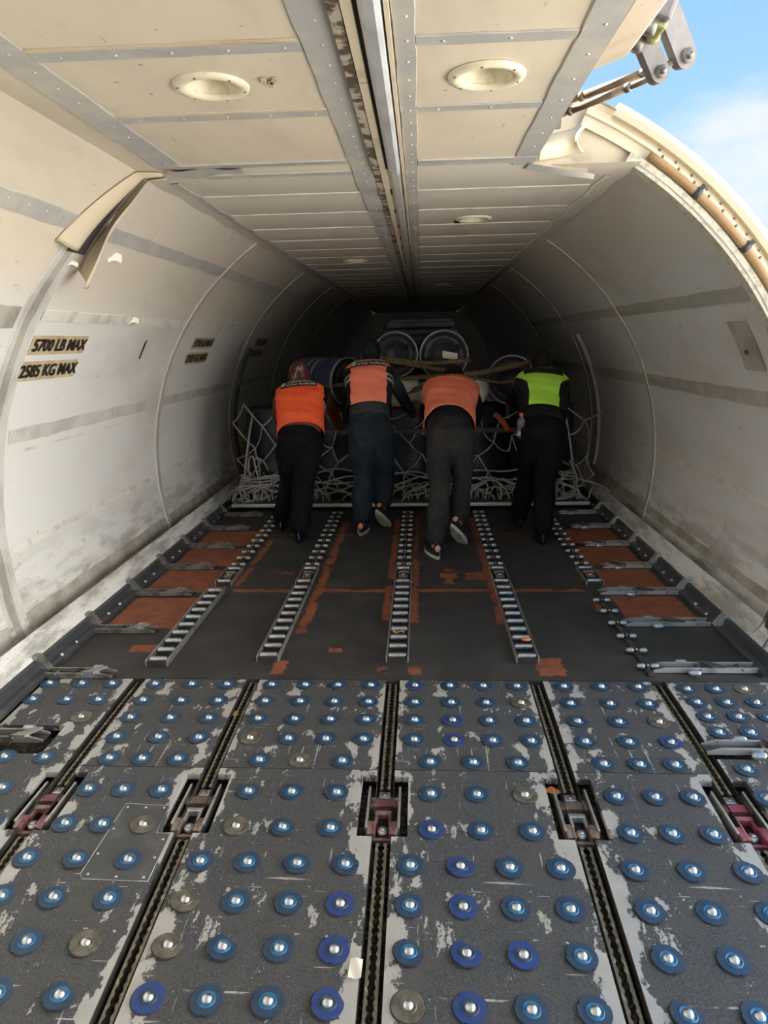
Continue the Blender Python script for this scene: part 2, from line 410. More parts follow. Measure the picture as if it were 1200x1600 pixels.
def ceiling():
    b = MB(); h = .11
    def patch(x0, x1, y0, y1):
        if x1-x0 < 1e-4 or y1-y0 < 1e-4: return
        b.grid(lambda x, y: (x, y, ceil_z(y)), lin(x0, x1, max(2, int((x1-x0)/.2)+2)), ys(y0, y1, .06), uvfn=lambda x, y: (y, .6))
    def strip(xr, y0, y1):
        ls = sorted([l for l in LIGHTS if y0 < l[1]-h and l[1]+h < y1], key=lambda q: q[1]); y = y0
        by = {}
        for l in ls: by.setdefault(l[1], []).append(l)
        for ly in sorted(by):
            patch(-XT, xr, y, ly-h); x = -XT
            for lx, _ in sorted(by[ly]):
                patch(x, lx-h, ly-h, ly+h); x = lx+h
                n = 40; vs = []
                for j in range(n):
                    a = 2*PI*j/n; c, s = math.cos(a), math.sin(a); k = h/max(abs(c), abs(s))
                    for rr in (LR-.012, k): vs.append((lx+rr*c, ly+rr*s, ceil_z(ly+rr*s)))
                o = len(b.v)
                for q in range(len(vs)): b.uv[o+q] = (ly, .6)
                b.add(vs, [(2*j, 2*j+1, (2*j+3) % (2*n), (2*j+2) % (2*n)) for j in range(n)])
            patch(x, xr, ly-h, ly+h); y = ly+h
        patch(-XT, xr, y, y1)
    strip(XT, -1.3, -.6); strip(.55, -.6, 2.92); strip(XT, 2.92, 17.)
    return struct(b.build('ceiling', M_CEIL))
CEIL = ceiling()
def endwall(name, y, m):
    b = MB(); n = 40
    pts = [wp(-1, t, y) for t in lin(-23, TH, 20)]+[wp(1, t, y) for t in lin(TH, -23, 20)]
    b.add(pts+[(x, y+.05, z) for x, _, z in pts], [tuple(range(n)), tuple(range(2*n-1, n-1, -1))])
    return struct(b.build(name, m))
endwall('wall_front', -1.3, M_WALL); endwall('wall_back', 16.95, M_WALLR)
def skin():
    b = MB(); ro = 1.95
    f = lambda y, t: (ro*math.cos(math.radians(t)), y, ZC-.02+ro*math.sin(math.radians(t)))
    b.grid(f, [3.0, 8., 17.1], lin(-60, 90, 60)); b.grid(f, [-1.4, 5., 17.1], lin(90, 240, 60))
    b.grid(f, [-1.4, -.66], lin(-60, 90, 60)); b.grid(f, [-.66, 1., 3.0], lin(74, 90, 12)); b.grid(f, [-.66, 1., 3.0], lin(-60, -17, 12))
    return struct(b.build('fuselage_skin', M_SKIN_EXT))
skin()
g = MB(); g.grid(lambda x, y: (x, y, -3.0), lin(-60, 120, 10), lin(-80, 160, 10)); struct(g.build('ground', M_CONC))

# floor under everything (near part lies lower, beneath the ball panels)
b = MB(); b.grid(lambda x, y: (x, y, drop(y)-.062), lin(-1.74, 1.74, 8), ys(-1.3, 2.73, .1)); struct(b.build('floor_pan', M_GRIME))
b = MB(); b.box((0, 9.86, -.04), (3.34, 14.28, .08)); FLOOR = struct(b.build('floor', M_FLOOR))

# ---- tapes and seams on the liner (parts of the wall / ceiling they are stuck to)
def wob(i, amp, seed): return amp*(math.sin(i*1.7+seed)+.6*math.sin(i*4.1+seed*2.3)+.4*math.sin(i*9.3+seed))/2
_ts = [0]
def tape_along(parent, side, th, wid, y0, y1, m, off=.004, rivets=0):
    """strip running fore-aft at an arc angle; wid in metres"""
    _ts[0] += 1; s = _ts[0]; b = MB(); Y = ys(y0, y1, .05); hw = math.degrees(wid/R)/2
    for k in range(len(Y)): pass
    def fn(y, q): 
        i = (y-y0)/.05
        t = th+q*hw+q*math.degrees(wob(i*.35, .004, s+q)/R)
        return wp(side, t, y, off if abs(q) < .99 else .001)
    b.grid(fn, Y, [-1, -.96, 0, .96, 1], smooth=False)
    if rivets:
        y = y0+.04
        while y < y1-.02:
            p = wp(side, th+(.2*hw), y, off); b.ball(p, (.0035, .0055, .0055), 0, None, 8, 5); y += rivets
    return b.build('seam_tape', m, parent)
def tape_ring(parent, side, y, wid, t0, t1, m, off=.005, lean=0.):
    _ts[0] += 1; s = _ts[0]; b = MB(); T = lin(t0, t1, 50)
    b.grid(lambda t, q: wp(side, t, y+q*wid/2+wob(t*.25, .006, s+q)+lean*(t-t0)/60, off if abs(q) < .99 else .001), T, [-1, -.95, 0, .95, 1], smooth=False)
    return b.build('ring_tape', m, parent)
def tape_ceil(parent, x0, x1, y0, y1, m, off=.004, rivets=0):
    _ts[0] += 1; s = _ts[0]; b = MB(); along = (y1-y0) > (x1-x0)
    if along:
        c, hw = (x0+x1)/2, (x1-x0)/2
        b.grid(lambda y, q: (c+q*hw+q*wob((y-y0)*7, .003, s+q), y, ceil_z(y, off if abs(q) < .99 else .0005)), ys(y0, y1, .05), [-1, -.94, 0, .94, 1], smooth=False)
        if rivets:
            y = y0+.06
            while y < y1-.03: b.ball((c+.15*hw, y, ceil_z(y, off)), (.0055, .0055, .003), 0, None, 8, 5); y += rivets
    else:
        c, hw = (y0+y1)/2, (y1-y0)/2
        b.grid(lambda x, q: (x, c+q*hw+wob((x-x0)*9, .003, s+q), ceil_z(c+q*hw, off if abs(q) < .99 else .0005)), lin(x0, x1, 24), [-1, -.94, 0, .94, 1], smooth=False)
        if rivets:
            x = x0+.06
            while x < x1-.03: b.ball((x, c+.1*hw, ceil_z(c, off)), (.0055, .0055, .003), 0, None, 8, 5); x += rivets
    return b.build('seam_tape', m, parent)
# left wall
tape_along(W_L, -1, 48, .075, -1.2, 2.82, M_TAPE, rivets=.12)
tape_along(W_L, -1, 48, .075, 3.0, 9.0, M_TAPE)
tape_along(W_L, -1, 33.5, .10, 2.2, 2.8, M_TAPE2, rivets=.13)
tape_along(W_L, -1, 34.0, .055, 2.98, 9.0, M_TAPEW, rivets=.21)
tape_along(W_L, -1, 15.5, .07, 3.0, 9.0, M_SMEAR, .003)
tape_along(W_L, -1, 13.0, .012, 3.0, 9.0, M_TAPEW, .003)
tape_along(W_L, -1, -1.5, .03, 3.0, 9.0, M_TAPEW, .003, rivets=.14)
tape_along(W_L, -1, -12.6, .085, 1.6, 9.0, M_TAPE2, .004)
tape_ring(W_L, -1, 2.90, .16, -19, 47, M_SMEAR, .004)
tape_ring(W_L, -1, 2.90, .085, -19, 45, M_TAPE2, .006); tape_ring(W_L, -1, 2.925, .03, -19, 45, M_SMEAR, .008)
for yy in (4.86, 6.84, 8.8, 10.8):
    tape_ring(W_L, -1, yy, .075, -19, TH, M_TAPE if yy < 5 else M_TAPE2); tape_ring(W_L, -1, yy-.025, .014, -19, TH, M_TAPEW, .008)
# right wall
tape_along(W_R, 1, 35, .075, 3.0, 9., M_TAPE); tape_along(W_R, 1, 18.5, .085, 3.0, 9., M_TAPE)
tape_along(W_R, 1, 2., .03, 3.0, 9., M_TAPEW, .003); tape_along(W_R, 1, -11.5, .055, 3.0, 9., M_TAPE2, .004)
tape_ring(W_R, 1, 3.03, .09, -19, TH, M_TAPE)
for yy in (5.05, 6.95, 8.9): tape_ring(W_R, 1, yy, .06, -19, TH, M_TAPE2 if yy > 6 else M_TAPE); tape_ring(W_R, 1, yy-.02, .014, -19, TH, M_TAPEW, .008)
# ceiling
tape_ceil(CEIL, -.87, -.765, -1.2, 2.80, M_TAPE, rivets=.11)
tape_ceil(CEIL, -.145, -.062, -1.2, 12.8, M_TAPE, .005, rivets=.12); tape_ceil(CEIL, .062, .112, -1.2, 12.8, M_TAPE, .005, rivets=.12)
tape_ceil(CEIL, .468, .55, -.6, 2.90, M_TAPE, .005, rivets=.16)
for yy in (.80, 1.27, 1.75, 2.22):
    tape_ceil(CEIL, -.765, -.145, yy-.028, yy+.028, M_TAPE, rivets=.13); tape_ceil(CEIL, .112, .468, yy-.025, yy+.025, M_TAPE, rivets=.15)
    tape_ceil(CEIL, -.765, -.145, yy-.042, yy-.028, M_CREAM)
tape_ceil(CEIL, -.80, -.145, 2.76, 2.81, M_TAPE, .006); tape_ceil(CEIL, -.72, -.145, 2.90, 2.945, M_TAPE, .006); tape_ceil(CEIL, .112, .55, 2.80, 2.87, M_TAPE, .006)
for i in range(1, 17):
    yy = 2.85+.48*i; w_ = .010 if i % 4 else .024
    tape_ceil(CEIL, -.86, -.145, yy-w_, yy+w_, M_TAPEW); tape_ceil(CEIL, .112, .86, yy-w_, yy+w_, M_TAPEW)
tape_ceil(CEIL, -.90, -.86, 3.0, 12., M_TAPE); tape_ceil(CEIL, .875, .89, 3.1, 12., M_TAPEW)

# ---- lettering and dashes on the left wall
def wall_text(body, y, th, size, m):
    vs, fs = text_verts(body, size, .0022, 1.0); b = MB()
    b.add([wp(-1, th+math.degrees(q[1]/R), y+q[0], .010) for q in vs], fs); return b
def wall_film(y0, y1, t0, t1, m, parent, off=.005, name='label_film'):
    b = MB(); b.grid(lambda y, t: wp(-1, t, y, off), lin(y0, y1, 8), lin(t0, t1, 8)); return b.build(name, m, parent)
for k, yc in enumerate((3.245, 5.44, 7.45)):
    w_ = .23 if k == 0 else .26
    sz = .118
    wall_film(yc-.255, yc+.250, 27.9, 30.9, M_TAN, W_L, .003); wall_film(yc-.280, yc+.230, 23.9, 26.9, M_TAN, W_L, .003)
    o = wall_text('5700 LB MAX', yc-.002, 29.4, .083, M_BLACK).build('lettering', M_BLACK, W_L); o['label'] = 'black lettering reading 5700 LB MAX'
    o = wall_text('2585 KG MAX', yc-.025, 25.4, .083, M_BLACK).build('lettering', M_BLACK, W_L); o['label'] = 'black lettering reading 2585 KG MAX'
for yc in (4.27, 6.66):
    wall_film(yc-.010, yc+.010, 26.2, 30.2, M_BLACK, W_L, .004, 'dash_mark')
# placard high on the right wall
b = MB(); b.grid(lambda y, t: wp(1, t, y, .004), lin(3.22, 3.42, 5), lin(23, 31, 6)); pl = b.build('placard', M_TAPE2, W_R)
b = MB(); b.ball(wp(1, 26, 3.34, .004), (.012, .012, .012)); b.build('fastener', M_DARKMETAL, pl)
# torn scraps of tape
for (side, th, y, s_) in ((-1, 34, 3.91, .035), (-1, 44.5, 3.26, .045), (-1, 42.0, 2.95, .02)):
    b = MB(); p = Vector(wp(side, th, y, .006))
    b.grid(lambda u, v: p+Vector((.022*math.sin(u*2.5)+.012*u*v+.01, u*s_, v*s_*.8+.01*math.cos(3*u))), lin(-.6, .6, 6), lin(-.5, .5, 5)); b.build('torn_tape', M_PAPER, W_L)

# ---- the peeled liner edges on the left shoulder
def on_left(th, y, off):
    if th <= TH: return Vector(wp(-1, th, y, off))
    e = (th-TH)/100*3.14
    return Vector((-XT+e, y, ZT-off))
b = MB()
def flap1(s, t):                                   # nearer edge: lifts off the seam and rolls back on itself
    h_ = .008+.034*s**1.3
    return on_left(60.5-15.5*s, 2.850-.11*s**.8+t*(.012+.120*s**.8), .004+h_*math.sin(PI*.70*t)+.006*math.sin(5*s)*t)
b.grid(flap1, lin(0, 1, 24), lin(0, 1, 14)); o = solid(b.build('peeled_panel_edge', M_CREAM, W_L), [('SOLIDIFY', dict(thickness=.004))]); o['label'] = 'curled cream edge of the nearer liner panel'
b = MB()
def flap2(s, t):                                   # farther edge: hangs loose with a torn tip
    p = on_left(60.5-19*s, 2.905+.15*s**.8-t*(.010+.085*s**.8), .005+(.014+.075*s**1.3)*math.sin(PI*.6*t)+.004*math.sin(13*s+4*t)); return p+Vector((0, 0, -.03*s**4*t))
b.grid(flap2, lin(0, 1, 24), lin(0, 1, 12)); o = solid(b.build('peeled_panel_edge', M_CREAM, W_L), [('SOLIDIFY', dict(thickness=.004))]); o['label'] = 'hanging torn edge of the farther liner panel'
b = MB(); b.grid(lambda s, t: on_left(60-16*s, 2.855+t*(.02+.13*s), .009), lin(0, 1, 12), [0, 1]); b.build('open_seam', M_DARKSEAM, W_L)  # dark sheet laid in as the shade behind the lifted edges
b = MB(); b.grid(lambda s, t: (-.84+.28*s, 2.80+.14*t*(1-s*.4), ceil_z(2.85, .010+.004*math.sin(9*s+5*t))), lin(0, 1, 10), lin(0, 1, 6)); b.build('loose_tape', M_TAPE, CEIL)

# ---- ceiling centre channel
CH = empty('ceiling_channel', 'long pale channel running down the middle of the ceiling', 'channel', (0, 0, 0))
def extr(name, poly, y0, y1, m, parent):
    b = MB(); b.prism(poly, y0, y1); return b.build(name, m, parent)
z = ZT
extr('edge_strip', [(-.062, z-.004), (-.062, z-.016), (-.036, z-.018), (-.036, z-.004)], -1.2, 12.9, mat('stained_strip', (.50, .44, .33), .6, .1, (.10, .075, .05), 16., .45, .55, .3, 40.), CH)
extr('cream_strip', [(-.033, z-.005), (-.033, z-.020), (-.012, z-.020), (-.012, z-.005)], -1.2, 1.935, M_CREAM, CH)
extr('cream_strip', [(-.033, z-.005), (-.033, z-.020), (-.012, z-.020), (-.012, z-.005)], 1.945, 12.9, M_CREAM, CH)
extr('groove_liner', [(-.036, z-.003), (-.036, z-.006), (.06, z-.006), (.06, z-.003)], -1.2, 12.9, M_DARKSEAM, CH)
cover = mat('channel_cover', (.66, .67, .68), .4, .15, (.52, .52, .50), 6., .4, .7, .2, 20.)
extr('channel_cover', [(-.004, z-.004), (.000, z-.018), (.012, z-.034), (.034, z-.040), (.044, z-.034), (.046, z-.004)], -1.2, 2.86, cover, CH)
extr('channel_cover', [(-.004, z-.004), (-.002, z-.014), (.010, z-.022), (.036, z-.022), (.044, z-.016), (.046, z-.004)], 2.88, 12.9, M_TAPE, CH)
extr('side_lip', [(.050, z-.004), (.050, z-.022), (.060, z-.022), (.060, z-.004)], -1.2, 12.9, M_CREAM, CH)

# ---- recessed ceiling lamps (unlit)
def make_lamp(label, loc):
    t = empty('ceiling_lamp', label, 'lamp', loc, 'recessed ceiling lamps')
    b = MB(); b.lathe([(LR-.018, .002), (LR-.018, -.006), (LR, -.010), (LR+.014, -.006), (LR+.016, .001)], 40)
    b.build('flange', M_FLANGE, t)
    b = MB(); b.lathe([(LR-.014, -.004), (LR-.022, .022), (LR-.030, .040), (.0, .046)], 40); b.build('well', M_FLANGE, t)
    b = MB(); b.lathe([(.0, .030), (.036, .032), (.046, .036), (.047, .042)], 32); b.build('lens', M_LENS, t)
    for k in range(6):
        a = k*PI/3+.3; b = MB(); b.lathe([(.0, -.011), (.004, -.010), (.0045, -.006)], 8, c=((LR+.002)*math.cos(a), (LR+.002)*math.sin(a), 0)); b.build('screw', M_BOLT, t)
    return t
LL = ['near recessed ceiling lamp left of the centre channel', 'near recessed ceiling lamp beside the open cargo door', 'recessed ceiling lamp above the men, with black tag beside it',
      'far recessed ceiling lamp left of the centre channel', 'farthest dim recessed ceiling lamp deep in the cabin']
lamp0 = make_lamp(LL[0], (LIGHTS[0][0], LIGHTS[0][1], ceil_z(LIGHTS[0][1])))
for (x, y), l in list(zip(LIGHTS, LL))[1:]: dup(lamp0, (x, y, ceil_z(y, .002)), l)
b = MB(); b.box((.325, 4.16, ceil_z(4.16, .004)), (.03, .06, .004)); o = b.build('lamp_tag', M_BLACK, CEIL)
b = MB()
for k in range(3): b.box((-.275+.012*k, 1.95+.022*(k % 2), ceil_z(1.9, .004)), (.012, .04, .004), 0, Matrix.Rotation(.2*k, 3, 'Z'))
b.build('tape_scrap', M_TAN, CEIL)

# ---- aft frame of the cargo door (right)
DO = bpy.data.objects.new('trim_1', None); COL.objects.link(DO); struct(DO)
YD = 3.0
def ring_prof(prof, t0, t1, n=70):
    b = MB(); b.grid(lambda t, k: (prof[int(k)][0]*math.cos(math.radians(t)), prof[int(k)][1], ZC+prof[int(k)][0]*math.sin(math.radians(t))), lin(t0, t1, n), range(len(prof)), smooth=False); return b
ring_prof([(1.785, YD+.05), (1.785, YD-.012), (1.825, YD-.016), (1.825, YD+.004)], -20, 59).build('inner_band', M_CREAMROUGH, DO)
ring_prof([(1.825, YD+.004), (1.865, YD+.004), (1.868, YD-.008), (1.880, YD-.008), (1.883, YD+.012), (1.905, YD+.018)], -20, 66).build('frame_web', M_CREAM, DO)
ring_prof([(1.903, YD+.04), (1.903, YD-.012), (1.925, YD-.02), (1.95, YD-.012), (1.95, YD+.1)], -20, 63).build('outer_lip', M_CREAM, DO)
for k in range(22):
    t = math.radians(4+k*2.45); b = MB()
    for rr, q in ((1.874, 0), (1.893, 1)): b.ball((rr*math.cos(t+q*.012), YD-.008+q*.022, ZC+rr*math.sin(t+q*.012)), (.006, .005, .006), 0, None, 8, 6)
    b.build('rivet', M_BOLT, DO)
ht = empty('hydraulic_tube', 'brown tube clamped along the curved cream frame of the open cargo door', 'tube')
b = MB(); b.tube([(1.846*math.cos(math.radians(t)), YD-.020, ZC+1.846*math.sin(math.radians(t))) for t in lin(-12, 57, 60)], .0165, 12); b.build('tube_body', M_RUBBER, ht)
for t in (49.5, 40.5, 32.5, 22, 8):
    a = math.radians(t); c = Vector((1.846*math.cos(a), YD-.020, ZC+1.846*math.sin(a))); tg = Vector((-math.sin(a), 0, math.cos(a)))
    b = MB(); b.tube([c-tg*.012, c+tg*.012], .022, 14); b.box(c+Vector((math.cos(a)*.028, -.004, math.sin(a)*.028)), (.02, .014, .016), 0, Matrix.Rotation(-a, 3, 'Y'))
    b.build('clamp', M_CLAMP, ht)
# jamb foot with crumpled metal at the floor
b = MB()
b.grid(lambda u, v: (1.60+.10*u+.015*math.sin(9*v+4*u), 2.86+.16*v+.012*math.sin(13*u*v+3), -.02+.26*u**.8+.02*math.sin(11*v)), lin(0, 1, 14), lin(0, 1, 14))
o = b.build('crumpled_flashing', M_STEEL, DO); o['label'] = 'crumpled silver flashing at the foot of the frame'
b = MB(); b.box((1.70, 2.93, .12), (.10, .12, .45), 0, Matrix.Rotation(.18, 3, 'Y'), .01); b.build('jamb_foot', M_RAIL, DO)
b = MB(); b.box((1.72, 1.2, -.115), (.20, 3.7, .06), 0, None, .008); b.build('door_sill', M_STEEL, DO)
# forward door jamb
b = MB(); b.grid(lambda t, y: ((1.785 if y == 0 else 1.95)*math.cos(math.radians(t)), -.60, ZC+(1.785 if y == 0 else 1.95)*math.sin(math.radians(t))), lin(-20, 65, 40), [0, 1]); b.build('frame_web', M_CREAM, DO)
# upper edge of the opening: beam over the ceiling edge, and fairings at the corner
b = MB(); b.prism([(.55, 2.066), (.552, 2.13), (.60, 2.16), (.70, 2.22), (.70, 2.44), (.50, 2.46), (.50, 2.066)], -.6, 2.10); b.prism([(.55, 2.066), (.554, 2.10), (.53, 2.12), (.50, 2.12), (.50, 2.066)], 2.10, 2.93); b.build('top_beam', M_BEAM, DO)
def fair(p0, p1, p2, p3, bend):
    b = MB()
    def fn(u, v):
        a = Vector(p0).lerp(Vector(p1), u); c = Vector(p3).lerp(Vector(p2), u); q = a.lerp(c, v)
        return q+Vector(bend)*math.sin(PI*u)*(.4+.6*v)
    b.grid(fn, lin(0, 1, 14), lin(0, 1, 8)); return b
b = MB(); b.grid(lambda x, q: (x, 3.03-.01*math.sin(9*x), 2.062+q*(ZC+math.sqrt(1.93**2-x*x)-2.062)), lin(.55, 1.04, 20), lin(0, 1, 6)); b.build('corner_backing', M_CREAM, DO)
b = MB()
def scroll(u, v):                                  # curved cream skin whose free edge rolls towards the cabin
    a = Vector((.575, 2.90, 2.155)).lerp(Vector((.765, 2.95, 2.205)), u); c = Vector((.565, 2.89, 2.065)).lerp(Vector((.735, 2.95, 2.095)), u)
    p = a.lerp(c, v); k = max(0, u-.45)/.55
    return p+Vector((-.05*k*k*math.sin(PI*v), -.045*math.sin(PI*.9*v)-.05*k*k, -.012*k*math.sin(PI*v)))
b.grid(scroll, lin(0, 1, 24), lin(0, 1, 14)); solid(b.build('corner_fairing', M_CREAM, DO), [('SOLIDIFY', dict(thickness=.004))])
b = MB(); b.grid(lambda u, v: Vector((.545+.23*u, 2.89+.10*u, 2.055-.015*u*u+.06*v*(1-u)+.02*v)), lin(0, 1, 16), lin(0, 1, 4)); b.build('corner_fairing', M_BEAM, DO)
fair((.53, 2.865, 2.058), (.80, 2.975, 2.035), (.80, 2.99, 2.02), (.53, 2.95, 2.05), (0, 0, .0)).build('corner_tape', M_TAPE, DO)

# ---- the cargo door, swung up, with its hinge edge in view
CD = empty('cargo_door', 'cream ribbed lower edge of the raised cargo door above the ceiling edge', 'door', (.66, 1.0, 2.3))
def rel(o, p): return (p[0]-o.location.x, p[1]-o.location.y, p[2]-o.location.z)
b = MB()
P0, P1, P2, P3 = Vector((.60, 2.22, 2.165)), Vector((.675, 2.30, 2.185)), Vector((.715, 1.0, 2.20)), Vector((.60, 1.0, 2.165))
poly = [(.595, 2.150), (.600, 2.142), (.690, 2.172), (.715, 2.20), (.715, 2.26), (.70, 2.262), (.595, 2.262)]
b.prism([(x-.66, zz-2.3) for x, zz in poly], -1.5, 1.20)
b.build('hinge_beam', M_BEAM, CD)
b = MB()
for k in range(5):
    for q in range(2): b.ball((-.045+.045*q+.01*(k % 2), .75+.085*k, -.145+.0155*q), (.006, .006, .005), 0, None, 8, 6)
b.build('rivets', M_BOLT, CD)
b = MB(); b.prism([(.70-.66, 2.23-2.3), (.76-.66, 2.28-2.3), (.80-.66, 4.4-2.3), (.70-.66, 4.4-2.3)], -1.5, 1.2); b.build('door_slab', M_SKIN_EXT, CD)
b = MB(); b.grid(lambda u, v: (-.05+.07*u, 1.195+.03*v+.012*math.sin(14*u), -.13+.03*u+.012*math.sin(9*u+4*v)), lin(0, 1, 12), lin(0, 1, 4)); b.build('torn_edge', M_BEAM, CD)
# hinge fitting with yellow primer, two arms, two rods, eye brackets
HF = empty('hinge_fitting', 'grey hinge fitting with flaking yellow primer above the two link arms', 'fitting', (.815, 2.38, 2.345))
b = MB(); b.box((0, 0, 0), (.075, .20, .09), 0, Matrix.Rotation(.35, 3, 'Y'), .012); b.build('block', M_HINGE, HF)
b = MB(); b.box((.0, -.02, -.045), (.05, .09, .03), 0, Matrix.Rotation(.35, 3, 'Y'), .01); b.ball((.01, .03, -.05), (.022, .022, .02)); b.build('primer_patch', M_YELLOW, HF)
for dy in (-.07, .05): b = MB(); b.tube([(-.02, dy, -.04), (-.035, dy, -.08)], .018, 12); b.build('bolt', M_BOLT, HF)
def arm(label, p0, p1, wid, thick):
    p0, p1 = Vector(p0), Vector(p1); t = empty('link_arm', label, 'hinge arm', p0, 'door hinge arms')
    d = (p1-p0); L_ = d.length; d.normalize(); n = Vector((.10, -1, .12)); n = (n-d*n.dot(d)).normalized(); s_ = d.cross(n)
    M = Matrix((s_, d, n)).transposed()
    out = [(-wid/2, -wid*.3), (wid/2, -wid*.3)]
    out += [(wid/2*math.cos(a), L_+wid/2*math.sin(a)) for a in lin(0, PI, 12)]
    b = MB(); vs = []; nn = len(out)
    for k, zz in enumerate((-thick/2, thick/2)): vs += [M @ Vector((x, y, zz)) for x, y in out]
    b.add(vs, [tuple(range(nn))[::-1], tuple(range(nn, 2*nn))]+[(i, (i+1) % nn, nn+(i+1) % nn, nn+i) for i in range(nn)])
    b.build('plate', M_HINGE, t)
    b = MB(); c = M @ Vector((0, L_, 0)); b.tube([c-n*(thick/2+.004), c+n*(thick/2+.010)], wid*.30, 16); b.build('boss', M_HINGE, t)
    b = MB(); b.tube([c-n*(thick/2+.012), c+n*(thick/2+.022)], wid*.15, 10); b.build('bolt', M_BOLT, t)
    return t
arm('wider outer grey hinge arm ending in a round bolted eye', (.865, 2.46, 2.40), (.955, 2.52, 2.275), .072, .035)
arm('inner grey hinge arm hanging from the fitting in front of the sky', (.785, 2.46, 2.36), (.872, 2.50, 2.225), .062, .035)
def rod(label, p0, p1, r):
    p0, p1 = Vector(p0), Vector(p1); t = empty('push_rod', label, 'rod', p0, 'door push rods'); d = p1-p0
    b = MB(); b.tube([d*.20, d*.72], r, 14); b.build('rod_tube', M_ROD, t)
    b = MB(); b.tube([d*.0, d*.15], r*.75, 12); b.tube([d*.15, d*.19], r*1.25, 6); b.build('rod_end', M_YELLOW if False else M_ROD, t)
    b = MB(); b.tube([d*.16, d*.24], r*.8, 12); b.build('thread', M_BOLT, t)
    b = MB(); b.tube([d*.73, d*.78], r*1.25, 6); b.build('lock_nut', M_BOLT, t)
    b = MB(); b.tube([d*.74, d*1.0], r*.8, 12); b.build('rod_end', M_ROD, t)
    return t
rod('upper bronze push rod running from the frame bracket to the outer hinge arm', (.645, 2.80, 2.24), (.925, 2.52, 2.262), .0135)
rod('lower bronze push rod just beneath its twin, ending at the inner hinge arm', (.605, 2.77, 2.185), (.872, 2.53, 2.225), .0125)
def eye(label, p, poly, n_):
    t = empty('eye_bracket', label, 'bracket', p, 'rod eye brackets')
    b = MB(); b.prism(poly, -.010, .010); b.build('lug', M_HINGE, t)
    b = MB(); b.tube([(0, -.022, 0), (0, .014, 0)], .015, 14); b.build('bolt', M_BOLT, t)
    b = MB(); b.tube([(0, -.014, 0), (0, .012, 0)], .022, 16); b.build('bushing', M_HINGE, t)
    return t
eye('pointed light grey bracket holding the upper rod on the door frame', (.632, 2.80, 2.238), [(-.05, -.045), (.035, -.03), (.03, .02), (.008, .085), (-.01, .08)], 0)
eye('lower bracket with bolt holding the second rod beneath the pointed bracket', (.595, 2.775, 2.180), [(-.045, -.035), (.03, -.03), (.03, .02), (-.01, .03), (-.04, .02)], 0)

# ------------------------------------------------------------------ near floor: ball panels, tracks, locks
GX = [-1.128, -.622, 0.0, .596, 1.105]               # groove centres
def groove_x(i, y):                                   # grooves 1-based 0..4
    return GX[i]-.012*(i == 2)
GH = .030; PK = .078; PY0, PY1 = 1.79, 2.065
EDGE_L, EDGE_R = -1.60, 1.60
def panel(name, label, x0, x1, y0, y1, cells_off=(), xbreaks=(), notch=True, mat_=M_PANEL, group='ball transfer floor panels'):
    xs = sorted(set([x0, x1, *xbreaks])); yb = sorted(set([y0, y1]+[q for q in ((PY0, PY1) if notch else ()) if y0 < q < y1]+[c[k] for c in cells_off for k in (2, 3) if y0 < c[k] < y1]))
    XS = []; 
    for a, b_ in zip(xs[:-1], xs[1:]): XS += lin(a, b_, max(2, int((b_-a)/.08)+2))[:-1]
    XS.append(xs[-1]); YS = []
    for a, b_ in zip(yb[:-1], yb[1:]): YS += lin(a, b_, max(2, int((b_-a)/.08)+2))[:-1]
    YS.append(yb[-1])
    def inside(i, j):
        if not (0 <= i < len(XS)-1 and 0 <= j < len(YS)-1): return False
        cx, cy = (XS[i]+XS[i+1])/2, (YS[j]+YS[j+1])/2
        return not any(c[0] < cx < c[1] and c[2] < cy < c[3] for c in cells_off)
    b = MB(); idx = {}; ox, oy = (x0+x1)/2, y0
    def V(i, j, k):
        if (i, j, k) not in idx:
            idx[(i, j, k)] = len(b.v); x, y = XS[i], YS[j]
            b.v.append((x-ox, y-oy, drop(y)-(.022 if k else 0)))
            e = min(x-x0, x1-x)
            for c in cells_off:
                if c[2]-.02 < y < c[3]+.02: e = min(e, max(0, abs(x-(c[0] if abs(x-c[0]) < abs(x-c[1]) else c[1]))))
            b.uv[idx[(i, j, k)]] = (e, 0)
        return idx[(i, j, k)]
    for i in range(len(XS)-1):
        for j in range(len(YS)-1):
            if not inside(i, j): continue
            b.f.append([V(i, j, 0), V(i+1, j, 0), V(i+1, j+1, 0), V(i, j+1, 0)]); b.m.append(0); b.sm.append(False)
            for (di, dj, a, c) in ((-1, 0, (i, j), (i, j+1)), (1, 0, (i+1, j), (i+1, j+1)), (0, -1, (i, j), (i+1, j)), (0, 1, (i, j+1), (i+1, j+1))):
                if not inside(i+di, j+dj): b.f.append([V(*a, 0), V(*c, 0), V(*c, 1), V(*a, 1)]); b.m.append(0); b.sm.append(False)
    me = b.mesh(name, mat_); o = bpy.data.objects.new(name, me); COL.objects.link(o); o.location = (ox, oy, 0)
    return tag(o, label, 'floor panel', group)
